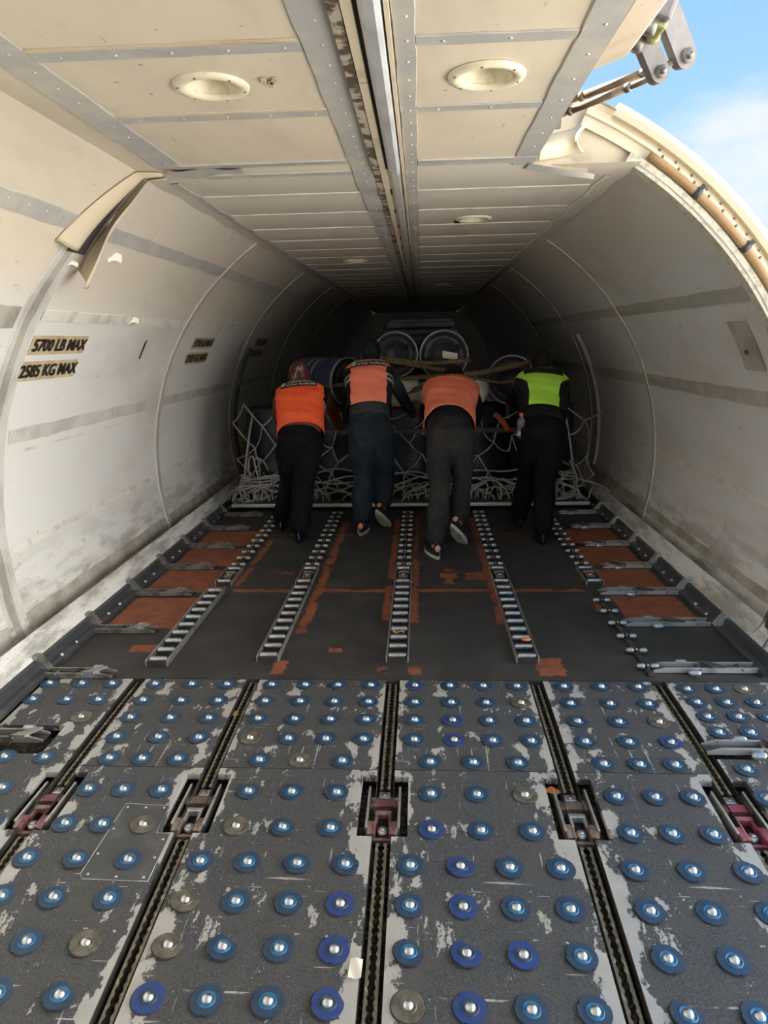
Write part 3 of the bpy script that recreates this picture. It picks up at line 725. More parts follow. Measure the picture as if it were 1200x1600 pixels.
# ball units: three finishes share meshes
def ball_mesh(fl, ringm):
    b = MB(); prof = [(.0395, .0005), (.039, .0030), (.0165, .0034), (.0160, .0034)]
    n = 48; vs = []; fs = []
    def rad(r, j): 
        a = (j % 16)/16.; return r-(.0035 if (r > .03 and (a < .03 or a > .97)) else 0)
    for r, zz in prof:
        for j in range(n): a = 2*PI*j/n; q = rad(r, j); vs.append((q*math.cos(a), q*math.sin(a), zz))
    for i in range(3):
        for j in range(n): fs.append((i*n+j, i*n+(j+1) % n, (i+1)*n+(j+1) % n, (i+1)*n+j))
    b.add(vs, fs, 0, False)
    b.lathe([(.0215, .0030), (.0205, .0050), (.0185, .0050), (.0165, .0036), (.0120, .0030)], 32, 1)
    b.lathe([(.0390, .0004), (.0420, .0004)], 40, 2)
    disc = b.mesh('ball_unit', [fl, ringm, M_DARKSEAM])
    b = MB(); b.ball((0, 0, .0005), .0140, 0, None, 20, 12); return disc, b.mesh('ball', M_BALL)
FIN = [ball_mesh(M_BLUE, M_BLUER), ball_mesh(M_BLUEB, M_BLUE), ball_mesh(M_GREYF, M_GREYF)]
def ball_unit(par, x, y, fin):
    d, bl = FIN[fin]; o = bpy.data.objects.new('ball_unit', d); COL.objects.link(o); o.parent = par
    sl = (drop(y+.02)-drop(y-.02))/.04
    o.location = (x-par.location.x, y-par.location.y, drop(y)+.0004); o.rotation_euler = (math.atan(sl), 0, random.uniform(0, 2))
    if fin == 2: o['label'] = 'ball unit worn to bare metal'
    elif fin == 1: o['label'] = 'bright blue ball unit'
    q = bpy.data.objects.new('ball', bl); COL.objects.link(q); q.parent = o
ROWS = [2.67, 2.535, 2.405, 2.275, 2.145, 1.98, 1.82, 1.68, 1.545, 1.41, 1.275, 1.135]
CX = {2: ((-1.04, -.88, -.725), (-1.01, -.89, -.76), (-1.055, -.905, -.75)), 3: ((-.53, -.385, -.245, -.105), (-.465, -.32, -.17), (-.535, -.395, -.25, -.11)),
      4: ((.083, .23, .37, .51), (.14, .29, .445), (.077, .22, .36, .503)), 5: ((.705, .86, 1.01), (.738, .86, .98), (.71, .867, 1.02)),
      1: ((-1.51, -1.365, -1.23), (-1.40, -1.25), (-1.52, -1.38, -1.24)), 6: ((1.205, 1.32, 1.435), (1.21, 1.33, 1.45), (1.23, 1.35, 1.47))}
BARE = {(3, 3, 0), (3, 4, 1), (3, 6, 0), (3, 8, 0), (3, 9, 0), (2, 6, 2), (2, 9, 2), (1, 2, 0), (4, 1, 3), (4, 5, 2), (4, 10, 0), (5, 2, 2), (6, 0, 2)}
BRIGHT = {(3, 10, 3), (3, 9, 3), (3, 8, 3), (3, 10, 0), (4, 8, 1), (4, 7, 1), (4, 9, 2), (4, 10, 1), (4, 2, 1), (4, 3, 1), (4, 6, 0), (5, 3, 2), (4, 9, 1), (4, 0, 0)}
SPLIT = 2.10
edges = {2: (0, 1), 3: (1, 2), 4: (2, 3), 5: (3, 4)}
which = {2: 'second column from the left wall', 3: 'column just left of the centre track', 4: 'column just right of the centre track', 5: 'second column from the door side'}
PAN = {}
for k, (a, c) in edges.items():
    x0, x1 = groove_x(a, 0)+GH, groove_x(c, 0)-GH
    n0, n1 = groove_x(a, 0)+PK, groove_x(c, 0)-PK
    PAN[(k, 1)] = panel('floor_panel', 'grey ball transfer panel in the rear row, '+which[k], x0, x1, SPLIT+.002, 2.715, notch=False)
    PAN[(k, 0)] = panel('floor_panel', 'scratched grey ball transfer panel in the near row, '+which[k], x0, x1, .2, SPLIT-.002, [(x0-.1, n0, PY0, PY1), (n1, x1+.1, PY0, PY1)], [n0, n1])
x1 = groove_x(0, 0)-GH
PAN[(1, 1)] = panel('floor_panel', 'grey ball transfer panel against the left wall rail, rear row', EDGE_L+.06, x1, 2.195, 2.715, [(-1.7, -1.275, 2.1, 2.345)], [-1.275], notch=False)
PAN[(1, 0)] = panel('floor_panel', 'grey ball transfer panel against the left wall rail, near row', EDGE_L+.06, x1, .2, 2.192, [(x1-.048, x1+.1, PY0, PY1), (-1.7, -1.275, 2.165, 2.4)], [x1-.048, -1.275], notch=True)
x0 = groove_x(4, 0)+GH
PAN[(6, 1)] = panel('floor_panel', 'small grey ball transfer panel in the door corner beside the aft frame', x0, EDGE_R-.03, 2.275, 2.715, notch=False)
PAN[(6, 0)] = panel('floor_panel', 'grey ball transfer panel at the door sill, nearest the camera', x0, EDGE_R-.03, .2, 2.18, [(x0-.1, x0+.048, PY0, PY1)], [x0+.048])
for k in range(1, 7):
    for r_, y in enumerate(ROWS):
        seti = 0 if r_ < 4 else (1 if r_ < 7 else 2); xs = CX[k][seti]
        if k == 1 and r_ in (2,): xs = (-1.24,)
        if k == 1 and r_ == 3: continue
        if k == 6 and r_ == 4: y = 2.125
        if k == 6 and r_ < 4: y = 2.655-.105*r_
        for q, x in enumerate(xs):
            if k == 1 and r_ == 5 and q == 1: x = -1.31
            fin = 2 if (k, r_, q) in BARE else (1 if (k, r_, q) in BRIGHT else 0)
            par = PAN[(k, 1 if y > (SPLIT if k in edges else 2.2) else 0)]
            if k == 1 and y > 2.195 and y < 2.36: par = PAN[(1, 1)]
            ball_unit(par, x, y, fin)
# repair plate in the second column
def dprism(b, poly, z0, z1):
    n = len(poly); vs = [(x, y, drop(y)+z0) for x, y in poly]+[(x, y, drop(y)+z1) for x, y in poly]
    b.add(vs, [tuple(range(n)), tuple(range(2*n-1, n-1, -1))]+[(i, n+i, n+(i+1) % n, (i+1) % n) for i in range(n)])
PLP = [(-.868, 1.625), (-.855, 1.608), (-.662, 1.604), (-.662, 1.783), (-.706, 1.787), (-.706, 1.905), (-.852, 1.912)]
b = MB(); dprism(b, PLP, -.001, .0011)
rp = b.build('repair_plate', M_PATCH, PAN[(2, 0)], None); rp.location = (-PAN[(2, 0)].location.x, -PAN[(2, 0)].location.y, 0); rp['label'] = 'smooth dark repair plate with screws'
b = MB()
for x, y in ((-.845, 1.625), (-.76, 1.618), (-.68, 1.618), (-.85, 1.70), (-.845, 1.80), (-.84, 1.895), (-.78, 1.895), (-.72, 1.895), (-.675, 1.76), (-.675, 1.69)):
    b.lathe([(.0, .002), (.004, .0016), (.0045, .0)], 10, c=(x, y, drop(y)+.0011))
b.build('screws', M_STEEL, rp)
b = MB(); b.tube([(x, y, drop(y)+.0008) for x, y in PLP+PLP[:1]], .0013, 5); b.build('plate_edge', M_STEEL, rp)

# seat tracks down in the grooves
SIDES = ['leftmost', 'second from the left', 'centre', 'second from the right', 'rightmost']
for i in range(5):
    gx = groove_x(i, 0)
    t = empty('seat_track', 'grimy slotted floor track in the %s groove between ball panels' % SIDES[i], 'floor track', (gx, .3, 0), 'floor tracks between the ball panels')
    Y = [.3+k*.0064 for k in range(380)]
    b = MB()
    def lipx(y): return .004+.0065*abs(math.sin(PI*y/.0254))
    for YY in ([y for y in Y if y < 1.785], [y for y in Y if y > 2.02]):
      for s_ in (-1, 1):
        b.grid(lambda y, q: (s_*(lipx(y) if q == 0 else .017), y-.3, drop(y)-.020), YY, [0, 1], smooth=False)
        b.grid(lambda y, q: (s_*.017, y-.3, drop(y)-(.020 if q == 0 else .060)), YY[::6]+[YY[-1]], [0, 1], smooth=False)
    b.build('slotted_lip', M_TRACK, t)
    b = MB(); b.grid(lambda y, q: (q*.030, y-.3, drop(y)-.055+.004*math.sin(y*37+q)+.003*math.sin(y*91)), ys(.3, 2.72, .02), [-1, -.5, 0, .5, 1]); b.build('dirt_bed', M_GRIME, t)
    b = MB()
    for s_ in (-1, 1): b.grid(lambda y, q: (s_*.0285, y-.3, drop(y)-(.003 if q == 0 else .058)), ys(.3, 2.72, .1), [0, 1], smooth=False)
    b.build('groove_side', M_DARKMETAL, t)
# crumbs: uncountable grit lying in the grooves and pockets
b = MB(); rnd = random.Random(3)
for k in range(1500):
    i = rnd.randrange(5); y = rnd.uniform(1.15, 2.75); inp = PY0 < y < PY1
    x = groove_x(i, 0)+(rnd.uniform(-.07, .07) if inp and rnd.random() < .7 else rnd.choice((-1, 1))*rnd.uniform(.012, .028))
    r_ = rnd.uniform(.0012, .0042); b.ball((x, y, drop(y)-.050+r_*.4), (r_, r_*1.3, r_*.8), 0, None, 5, 3)
tag(b.build('grit', M_CRUMB), 'brown grit and crumbs lying in the floor grooves', 'grit', kind='stuff')

# pallet locks in the pockets
def make_lock(label, loc, redm):
    t = empty('pallet_lock', label, 'pallet lock', loc, 'pallet locks in the floor pockets')
    b = MB(); b.box((0, .0, -.047), (.10, .235, .012)); b.build('base_plate', M_DARKMETAL, t)
    for s_ in (-1, 1):
        b = MB(); b.box((s_*.050, .012, -.020), (.008, .20, .034), 0, None, .002); b.build('side_rail', M_LOCKSTEEL, t)
    b = MB(); b.prism([(-.040, -.044), (.040, -.044), (.044, -.014), (.030, -.010), (-.030, -.010), (-.044, -.014)], .018, .052); b.build('rear_pawl', redm, t)
    b = MB(); b.box((0, -.012, -.020), (.054, .018, .022), 0, None, .003); b.box((-.022, -.034, -.022), (.010, .05, .018), 0, None, .002); b.box((.022, -.034, -.022), (.010, .05, .018), 0, None, .002)
    b.build('yoke', M_LOCKSTEEL if redm is M_LOCKBROWN else redm, t)
    b = MB(); b.box((-.034, -.082, -.026), (.026, .058, .036), 0, None, .004); b.box((.034, -.082, -.026), (.026, .058, .036), 0, None, .004); b.box((0, -.112, -.036), (.094, .012, .020), 0, None, .003)
    b.build('front_jaw', redm, t)
    b = MB(); b.tube([(0, -.078, -.044), (0, -.078, -.022)], .0155, 18); b.tube([(0, -.078, -.022), (0, -.078, -.018)], .0085, 6); b.build('bolt', M_LOCKSTEEL, t)
    b = MB(); b.box((0, .088, -.030), (.040, .034, .020), 0, None, .004); b.tube([(0, .088, -.022), (0, .088, -.017)], .009, 10); b.box((-.03, .075, -.036), (.03, .03, .012), 0, None, .002); b.box((.03, .075, -.036), (.03, .03, .012), 0, None, .002); b.build('rear_clip', M_LOCKSTEEL, t)
    return t
lk = {0: 'maroon pallet lock in the leftmost floor pocket', 1: 'brownish pallet lock in the second floor pocket from the left', 2: 'dull red pallet lock in the centre floor pocket',
      3: 'brown pallet lock in the floor pocket right of centre, orange scraps behind it', 4: 'bright red pallet lock in the rightmost floor pocket by the door'}
yL = 1.915
for i in range(5):
    make_lock(lk[i], (groove_x(i, 0)+.0, yL, drop(yL)+.0), (M_LOCKRED, M_LOCKBROWN, M_LOCKRED, M_LOCKBROWN, mat('lock_bright_red', (.34, .075, .11), .4, .3, (.32, .17, .17), 25., .45, .65))[i])

# ------------------------------------------------------------------ far floor: roller trays and tracks
def roller_mesh(w, r=.013):
    b = MB(); h = w/2
    b.lathe([(0, -h), (r*.55, -h), (r*.6, -h+.003), (r*.9, -h+.004), (r, -h+.008), (r, h-.008), (r*.9, h-.004), (r*.6, h-.003), (r*.55, h), (0, h)], 14, 0, Matrix.Rotation(PI/2, 3, 'Y'))
    return b.mesh('roller', M_ROLLER)
RW = roller_mesh(.084); RN = roller_mesh(.036, .0125); RS = roller_mesh(.05, .015)
def add_roller(par, me, p):
    o = bpy.data.objects.new('roller', me); COL.objects.link(o); o.parent = par; o.location = p
def make_tray(label, loc, L_, n, lock=False):
    t = empty('roller_tray', label, 'roller tray', loc, 'short roller trays' if lock else 'long roller trays')
    for s_ in (-1, 1):
        b = MB(); b.box((s_*.049, L_/2, .016), (.006, L_, .030), 0, None, .0015); b.build('side_rail', M_STEEL, t)
    b = MB(); b.box((0, L_/2, .003), (.09, L_, .004)); b.box((0, .004, .012), (.092, .006, .020)); b.build('tray_floor', M_DARKMETAL, t)
    for k in range(n):
        y = .03+(L_-.06)*k/(n-1); add_roller(t, RW, (0, y, .022))
    if lock:
        b = MB(); b.box((0, L_*.5, .018), (.05, .10, .022), 0, None, .003); b.box((0, L_*.62, .022), (.066, .02, .02), 0, None, .003); b.build('lock_pawl', M_LOCKBROWN, t)
        b = MB(); b.tube([(0, L_*.42, .02), (0, L_*.42, .033)], .010, 10); b.build('bolt', M_STEEL, t)
    return t
TX = [-1.095, -.595, 0., .587, 1.10]
lt0 = make_tray('long open roller tray, leftmost, beside the bare orange floor', (TX[0], 2.83, 0), .96, 10)
dup(lt0, (TX[1], 2.88, 0), 'long open roller tray left of centre, an extra stub roller near its end')
dup(lt0, (TX[2], 2.88, 0), 'long open roller tray on the centre line, brown scrap caught in it')
dup(lt0, (TX[3], 2.88, 0), 'long open roller tray right of centre, orange peel lying in it')
SN = ['leftmost short roller tray with a lock, beyond the long tray', 'short roller tray with a lock, second from the left', 'short roller tray with a lock on the centre line',
      'short roller tray with a lock, second from the right', 'rightmost short roller tray with a lock, beside bare orange floor']
st0 = make_tray(SN[0], (TX[0]+.01, 3.89, 0), .30, 2, True)
for i in range(1, 5): dup(st0, (TX[i]+(.03 if i == 4 else 0), 3.89, 0), SN[i])
def make_twin(label, loc, n, pitch):
    t = empty('roller_track', label, 'roller track', loc, 'tracks of twin rollers')
    b = MB(); b.box((0, n*pitch/2, .006), (.026, n*pitch+.04, .010), 0, None, .002)
    for k in range(n): b.box((0, .04+k*pitch, .016), (.014, .026, .018), 0, None, .002)
    b.build('carrier_rail', M_DARKMETAL, t)
    for k in range(n):
        for s_ in (-1, 1): add_roller(t, RN, (s_*.029, .04+k*pitch, .020))
        b = MB(); b.ball((0, .04+k*pitch, .026), (.006, .008, .005), 0, None, 8, 6); b.build('pin', M_STEEL, t)
    return t
TN = ['leftmost track of twin rollers leading to the cargo pallet', 'track of twin rollers between the first and second pushing persons', 'centre track of twin rollers leading to the cargo pallet',
      'track of twin rollers between the third and fourth pushing persons', 'rightmost track of twin rollers running under the lime vested person']
for i in range(5):
    if i == 0: tw = make_twin(TN[0], (TX[0]+.01, 4.21, 0), 11, .138)
    else: dup(tw, (TX[i]+(.03 if i == 4 else 0), 4.21, 0), TN[i])
make_twin('short track of twin rollers before the right wall guides, by the ball mat', (1.095, 2.78, 0), 6, .158)

# wall rails (along both walls at the floor) and side guides
def rail(side, name, y0):
    par = bpy.data.objects.new(name, None); COL.objects.link(par); struct(par)
    b = MB()
    Yr = ys(y0, 9., .12)
    prof = [(1.552, 0.), (1.552, .022), (1.590, .026), (1.600, .062), (1.618, .066), (1.66, .066), (1.69, .05)]
    b.grid(lambda y, k: (side*(prof[int(k)][0]), y, prof[int(k)][1]+drop(y)), Yr, range(len(prof)), smooth=False)
    b.build('rail_profile', M_RAIL, par)
    b = MB(); b.grid(lambda y, k: (side*(1.615+.048*k), y, drop(y)+.055+.105*k), Yr, [0, 1], uvfn=lambda y, k: (y, -.13)); b.build('kick_strip', M_WALLR if side > 0 else M_WALL, par)
    return par
BL = rail(-1, 'baseboard_left', .2); BR = rail(1, 'baseboard_right', 2.75)
for side, par in ((-1, BL), (1, BR)):
    for y in (2.74, 3.24, 3.75, 4.23, 4.70, 5.19, 5.67):
        if side > 0 and y < 2.8: continue
        b = MB(); b.prism([(side*1.555, .022), (side*1.60, .085), (side*1.625, .085), (side*1.625, .022)], y+.01, y+.05); b.build('rail_clip', M_GUIDE_R if side > 0 else M_GUIDE_L, par)
        for dy in (.16, .30): 
            b = MB(); b.lathe([(.0, .012), (.008, .010), (.010, .0)], 10, c=(side*1.572, y+dy, drop(y)+.022)); b.build('bolt', M_STEEL, par)
def make_guide(side, label, loc, L_, m, long_):
    """arm of two parallel bars reaching from the wall rail (x=0) towards the middle"""
    t = empty('side_guide', label, 'side guide', loc, 'side guide arms on the %s' % ('left' if side < 0 else 'right')); s_ = -side
    for dy in (-.026, .026):
        b = MB(); b.prism([(0, .004), (s_*L_, .004), (s_*L_, .012), (s_*(L_-.05), .026), (0, .026)], dy-.005, dy+.005); b.build('bar', m, t)
    b = MB(); b.box((s_*L_*.5, 0, .006), (L_, .044, .006)); b.build('channel_bottom', M_DARKMETAL, t)
    b = MB(); q = L_*(.42 if long_ else .70)
    b.prism([(s_*(q-.05), -.03), (s_*(q+.01), -.03), (s_*(q+.05), .03), (s_*(q+.02), .03)], .026, .034, axis='z'); b.build('blade', M_BLADE if side > 0 else m, t)
    o = bpy.data.objects.new('roller', RS); COL.objects.link(o); o.parent = t; o.location = (s_*(L_-.09 if not long_ else L_*.62), -.048 if side > 0 else -.001, .012)
    o = bpy.data.objects.new('roller', RS); COL.objects.link(o); o.parent = t; o.location = (s_*(L_-.09 if not long_ else L_*.68), .046, .014)
    for dx in (.15, .55):
        b = MB(); b.tube([(s_*L_*dx, -.034, .02), (s_*L_*dx, .034, .02)], .006, 8); b.build('cross_bolt', M_BOLT, t)
    return t
ORD = ['nearest', 'second', 'third', 'fourth', 'fifth', 'sixth', 'seventh', 'farthest']
for k, (y, L_) in enumerate(((2.255, .25), (2.74, .30), (3.22, .31), (3.75, .33), (4.23, .32), (4.70, .33), (5.19, .31), (5.62, .32))):
    make_guide(-1, ('dull metal guide arm on the left wall rail, %s from the camera' % ORD[k]) if 0 < k < 7 else 'dull metal guide arm on the left wall rail, %s the camera' % ('nearest' if k == 0 else 'farthest from'), (-1.552, y, drop(y)), L_, M_GUIDE_L, False)
for k, (y, L_, lg) in enumerate(((2.235, .44, True), (2.82, .44, True), (3.32, .42, True), (3.765, .43, True), (4.23, .30, False), (4.715, .30, False), (5.19, .29, False), (5.63, .30, False))):
    make_guide(1, ('bright aluminium guide arm on the door side, %s from the camera' % ORD[k]) if 0 < k < 7 else 'bright aluminium guide arm on the door side, %s the camera' % ('nearest' if k == 0 else 'farthest from'), (1.552, y, drop(y)-(.004 if y < 2.5 else 0)), L_, M_GUIDE_R, lg)

# ------------------------------------------------------------------ small litter
b = MB(); b.ball((0, 0, .006), (.024, .017, .008), 0, None, 12, 8); tag(b.build('orange_peel', M_PEEL, None, (.605, 3.06, .030)), 'orange peel lying in the roller tray right of centre', 'litter')
b = MB(); b.grid(lambda u, v: (.028*u, .012*v, .004*math.sin(4*u)+.003), lin(-1, 1, 8), lin(-1, 1, 4)); tag(b.build('scrap', M_CARD, None, (.0, 3.14, .036)), 'brown scrap caught on the rollers of the centre tray', 'litter')
b = MB(); b.grid(lambda u, v: (.014*u*(1-.5*v*v), .020*v, .004*math.cos(2*u)), lin(-1, 1, 6), lin(-1, 1, 8)); tag(b.build('dry_leaf', M_LEAF, None, (-.642, 2.47, drop(2.47)-.02)), 'dry yellow leaf in the groove left of centre', 'leaf')
b = MB(); b.grid(lambda u, v: (.022*u, .016*v, .006*math.sin(3*u+2*v)), lin(-1, 1, 6), lin(-1, 1, 5)); tag(b.build('scrap', M_PEEL, None, (.545, 2.03, drop(2.03)-.02)), 'orange scrap in the floor pocket right of centre', 'litter')
b = MB(); b.grid(lambda u, v: (.016*u, .028*v, .003*math.sin(3*u+2*v)), lin(-1, 1, 6), lin(-1, 1, 5)); tag(b.build('scrap', M_PAPER, None, (-.052, 1.36, drop(1.36)+.006)), 'pale paper scrap beside the centre groove at the front', 'litter')

# ------------------------------------------------------------------ cargo on the pallet
PZ = .066
pal = empty('cargo_pallet', 'flat aluminium cargo pallet with bright front edge, carrying drums', 'pallet', (0, 5.78, .035))
b = MB(); b.box((0, 1.13, .014), (3.06, 2.22, .022)); b.build('deck', M_ALU, pal)
b = MB(); b.box((0, .008, .014), (3.08, .030, .030), 0, None, .006); b.build('edge_rail', M_ALUE, pal)
for s_ in (-1, 1): b = MB(); b.box((s_*1.525, 1.13, .014), (.03, 2.2, .030), 0, None, .006); b.build('edge_rail', M_ALUE, pal)
def make_drum(label, r, L_, group, loc, rot=(0, 0, 0), tapes=False, hoop=True, shine=False, body=None):
    """drum standing on z=0, height L_"""
    t = empty('drum', label, 'drum', loc, group); t.rotation_euler = rot
    b = MB(); b.lathe([(0, .004), (r*.86, .004), (r*.9, 0), (r*.95, .004), (r*.97, .03), (r*.985, L_*.1), (r*1.0, L_*.28), (r*1.02, L_*.31), (r*1.0, L_*.34), (r*1.0, L_*.66), (r*1.02, L_*.69), (r*1.0, L_*.72), (r*.985, L_*.9), (r*.96, L_-.03), (r*.97, L_-.014)], 40)
    b.build('drum_body', body or M_DRUM, t)
    b = MB(); b.lathe([(r*.955, L_-.012), (r*.95, L_-.004), (r*.90, L_-.004), (r*.885, L_-.022), (r*.60, L_-.022), (r*.58, L_-.014), (r*.545, L_-.014), (r*.52, L_-.022), (0, L_-.022)], 40); b.build('lid', M_DRUMD, t)
    if hoop:
        b = MB(); b.lathe([(r*.955, L_-.010), (r*.975, L_+.002), (r*1.015, L_+.003), (r*1.03, L_-.008), (r*1.015, L_-.022), (r*.96, L_-.022)], 48); b.build('hoop', M_HOOP, t)
    for a, q in ((.5, .66), (3.4, .66)):
        b = MB(); b.tube([(r*q*math.cos(a), r*q*math.sin(a), L_-.024), (r*q*math.cos(a), r*q*math.sin(a), L_-.008)], .024, 14); b.build('bung', M_DRUMD, t)
    if tapes:
        for zz in (L_*.38, L_*.52):
            b = MB(); b.grid(lambda a, q: (r*1.004*math.cos(a), r*1.004*math.sin(a), zz+q*.03), lin(0, 2*PI, 49), [0, 1]); b.build('tape_band', M_HOOP, t)
    return t
M_DRUMK = mat('dark_drum_plastic', (.010, .014, .026), .4, 0, (.016, .022, .036), 6., .4, .7)
DS = ['leftmost', 'second from left', 'middle', 'second from right', 'rightmost']
for i in range(5):
    make_drum('%s upright dark blue drum behind the cargo net' % DS[i], .285, .80, 'upright drums behind the net', (-1.19+.595*i, 6.27, PZ-.004), hoop=False, body=M_DRUMK)
def lying(y0, x, z, yaw, r, L_, label, **k):
    # axis horizontal, lid end towards the camera at (x, y0)
    t = make_drum(label, r, L_, 'drums lying on top of the load', (0, 0, 0), **k)
    ax = Vector((math.sin(yaw), -math.cos(yaw), 0))
    t.location = Vector((x, y0, z))-ax*L_; t.rotation_euler = (PI/2, 0, yaw)
    return t
lying(6.20, -.105, 1.300, .0, .195, .66, 'black lidded drum lying on top, beside the head of the man in the dark cap')
lying(6.20, .318, 1.290, .03, .210, .66, 'black lidded drum lying on top, right one of the two middle drums, paper on it')
lying(6.02, -.50, 1.085, .85, .205, .62, 'blue drum with pale tape bands lying on top at the left', tapes=True)
lying(6.03, .885, 1.075, -.22, .205, .66, 'blue drum with bright hoop lying on top at the right, straps across its lid')
b = MB(); b.box((.10, 6.62, .97), (1.00, .5, .20), 0, None, .015); tag(b.build('carton', M_CRATE), 'dark low carton under the two middle drums', 'carton')
# tall ribbed container behind the drums
cr = empty('container', 'dark grey ribbed container standing behind the drums', 'container', (.12, 7.32, PZ-.004))
b = MB(); b.box((0, 0, .70), (.70, .66, 1.40), 0, None, .02); b.build('container_body', M_CRATE, cr)
for zz, w_ in ((1.43, .72), (1.505, .66)): b = MB(); b.box((0, 0, zz), (w_, .64, .055), 0, None, .015); b.build('rib', M_CRATE, cr)
b = MB(); b.box((0, 0, 1.545), (.60, .58, .03), 0, None, .012); b.build('lid', M_CRATE, cr)
def sack(label, c, d, seed, rz=0.):
    bm = bmesh.new(); bmesh.ops.create_cube(bm, size=2); bmesh.ops.subdivide_edges(bm, edges=bm.edges[:], cuts=9, use_grid_fill=True)
    rn = random.Random(seed); ph = [rn.uniform(0, 6) for _ in range(6)]
    for v in bm.verts:
        p = v.co; n = (abs(p.x)**3.2+abs(p.y)**3.2+abs(p.z)**3.2)**(1/3.2); p = p/n
        k = 1+.03*math.sin(7*p.x+ph[0])*math.sin(6*p.z+ph[1])+.02*math.sin(11*p.y+ph[2]+5*p.z)
        v.co = Vector((p.x*d[0]*k, p.y*d[1]*k, p.z*d[2]*k*(1-.12*p.x*p.x)))
    for f in bm.faces: f.smooth = True
    me = bpy.data.meshes.new('sack'); bm.to_mesh(me); bm.free(); me.materials.append(M_SACK)
    o = bpy.data.objects.new('sack', me); COL.objects.link(o); o.location = c; o.rotation_euler = (0, 0, rz)
    tag(o, label, 'sack', 'white sacks on the load')
    for q in (-.35, .3):
        b = MB(); b.tube([(d[0]*(q+.1*math.sin(t)), -d[1]*1.02*math.cos(t)*(1 if abs(math.cos(t)) > .2 else 1), d[2]*1.03*math.sin(t)) for t in lin(-1.3, 1.3, 14)], .006, 6); b.build('tie_cord', M_CLAMP, o)
sack('white sack on the upright drums, left of the bent man in orange', (-.10, 6.10, .99), (.21, .17, .13), 3)
sack('white sack on the upright drums, right of the bent man in orange', (.49, 6.11, .99), (.20, .17, .135), 5, .1)
sack('white sack behind the head of the bent man in orange', (.20, 6.17, .965), (.13, .15, .10), 8)
# tie bar, straps
b = MB(); b.box((.06, 5.955, .660), (1.72, .018, .042), 0, None, .004); tag(b.build('tie_bar', M_BAR), 'reddish brown bar lashed across the front of the net', 'bar')
def ribbon(pts, w_, th=.003, n=30):
    P = [Vector(p) for p in pts]; k = len(P)
    def at(u):
        x = u*(k-1); i = min(int(x), k-2); f = x-i
        p0, p1, p2, p3 = P[max(i-1, 0)], P[i], P[i+1], P[min(i+2, k-1)]
        return .5*((2*p1)+(p2-p0)*f+(2*p0-5*p1+4*p2-p3)*f*f+(3*p1-p0-3*p2+p3)*f**3)
    Q = [at(i/(n-1)) for i in range(n)]; b = MB(); vs = []; fs = []
    for i, p in enumerate(Q):
        t = (Q[min(i+1, n-1)]-Q[max(i-1, 0)]).normalized(); nn = Vector((0, -1, .25)); nn = (nn-t*nn.dot(t)).normalized(); s_ = t.cross(nn)
        s_ = s_*math.cos(.25*math.sin(i*.21))+nn*math.sin(.25*math.sin(i*.21))
        vs += [p+s_*w_/2+nn*th, p-s_*w_/2+nn*th, p-s_*w_/2-nn*th, p+s_*w_/2-nn*th]
    for i in range(n-1):
        for j in range(4): fs.append((4*i+j, 4*i+(j+1) % 4, 4*i+4+(j+1) % 4, 4*i+4+j))
    fs += [(3, 2, 1, 0), tuple(4*(n-1)+j for j in range(4))]
    b.add(vs, fs, 0, True); return b
SY = 5.99
for l, pts, w_ in (('upper olive strap across the lid of the right middle drum', [(-.30, 6.15, 1.265), (-.19, SY, 1.275), (.17, SY, 1.232), (.47, 6.05, 1.243), (.56, 6.2, 1.24)], .034),
                   ('olive strap sagging from the man in the dark cap down to the right middle drum', [(-.30, 6.16, 1.25), (-.15, SY-.01, 1.252), (.34, SY-.02, 1.165), (.55, SY, 1.125)], .030),
                   ('long olive strap rising to the lid of the right blue drum', [(-.10, SY, 1.095), (.02, SY-.015, 1.11), (.58, SY-.03, 1.14), (1.0, SY-.01, 1.215), (1.10, 6.10, 1.23)], .042),
                   ('olive strap crossing the left white sack', [(-.42, 5.96, .93), (.02, 5.945, 1.0), (.30, SY-.03, 1.09), (.58, SY-.03, 1.10)], .044),
                   ('loose olive strap hanging below the lid of the right blue drum', [(.55, SY-.02, 1.105), (.82, SY-.02, 1.06), (1.08, SY-.02, 1.13), (1.18, 6.1, 1.15)], .024),
                   ('short olive strap end across the left blue drum', [(-.95, 6.0, 1.03), (-.73, 5.90, 1.055), (-.49, 5.93, 1.065), (-.38, 5.98, 1.05)], .030),
                   ):
    tag(ribbon(pts, w_).build('strap', M_STRAP), l, 'strap', 'olive lashing straps')
tag(ribbon([(.735, 5.93, .80), (.78, 5.915, .765), (.83, 5.91, .705), (.85, 5.92, .66)], .045).build('strap', M_OSTRAP), 'orange strap end hanging over the net near the water bottle', 'strap')
b = MB(); b.grid(lambda u, v: (.065*u, .004*math.sin(2*u), .03*v-.012*u), lin(-1, 1, 6), lin(-1, 1, 4)); tag(b.build('paper_slip', M_PAPER, None, (.37, 6.165, 1.285)), 'white paper slip on the lid of the right middle drum', 'paper')
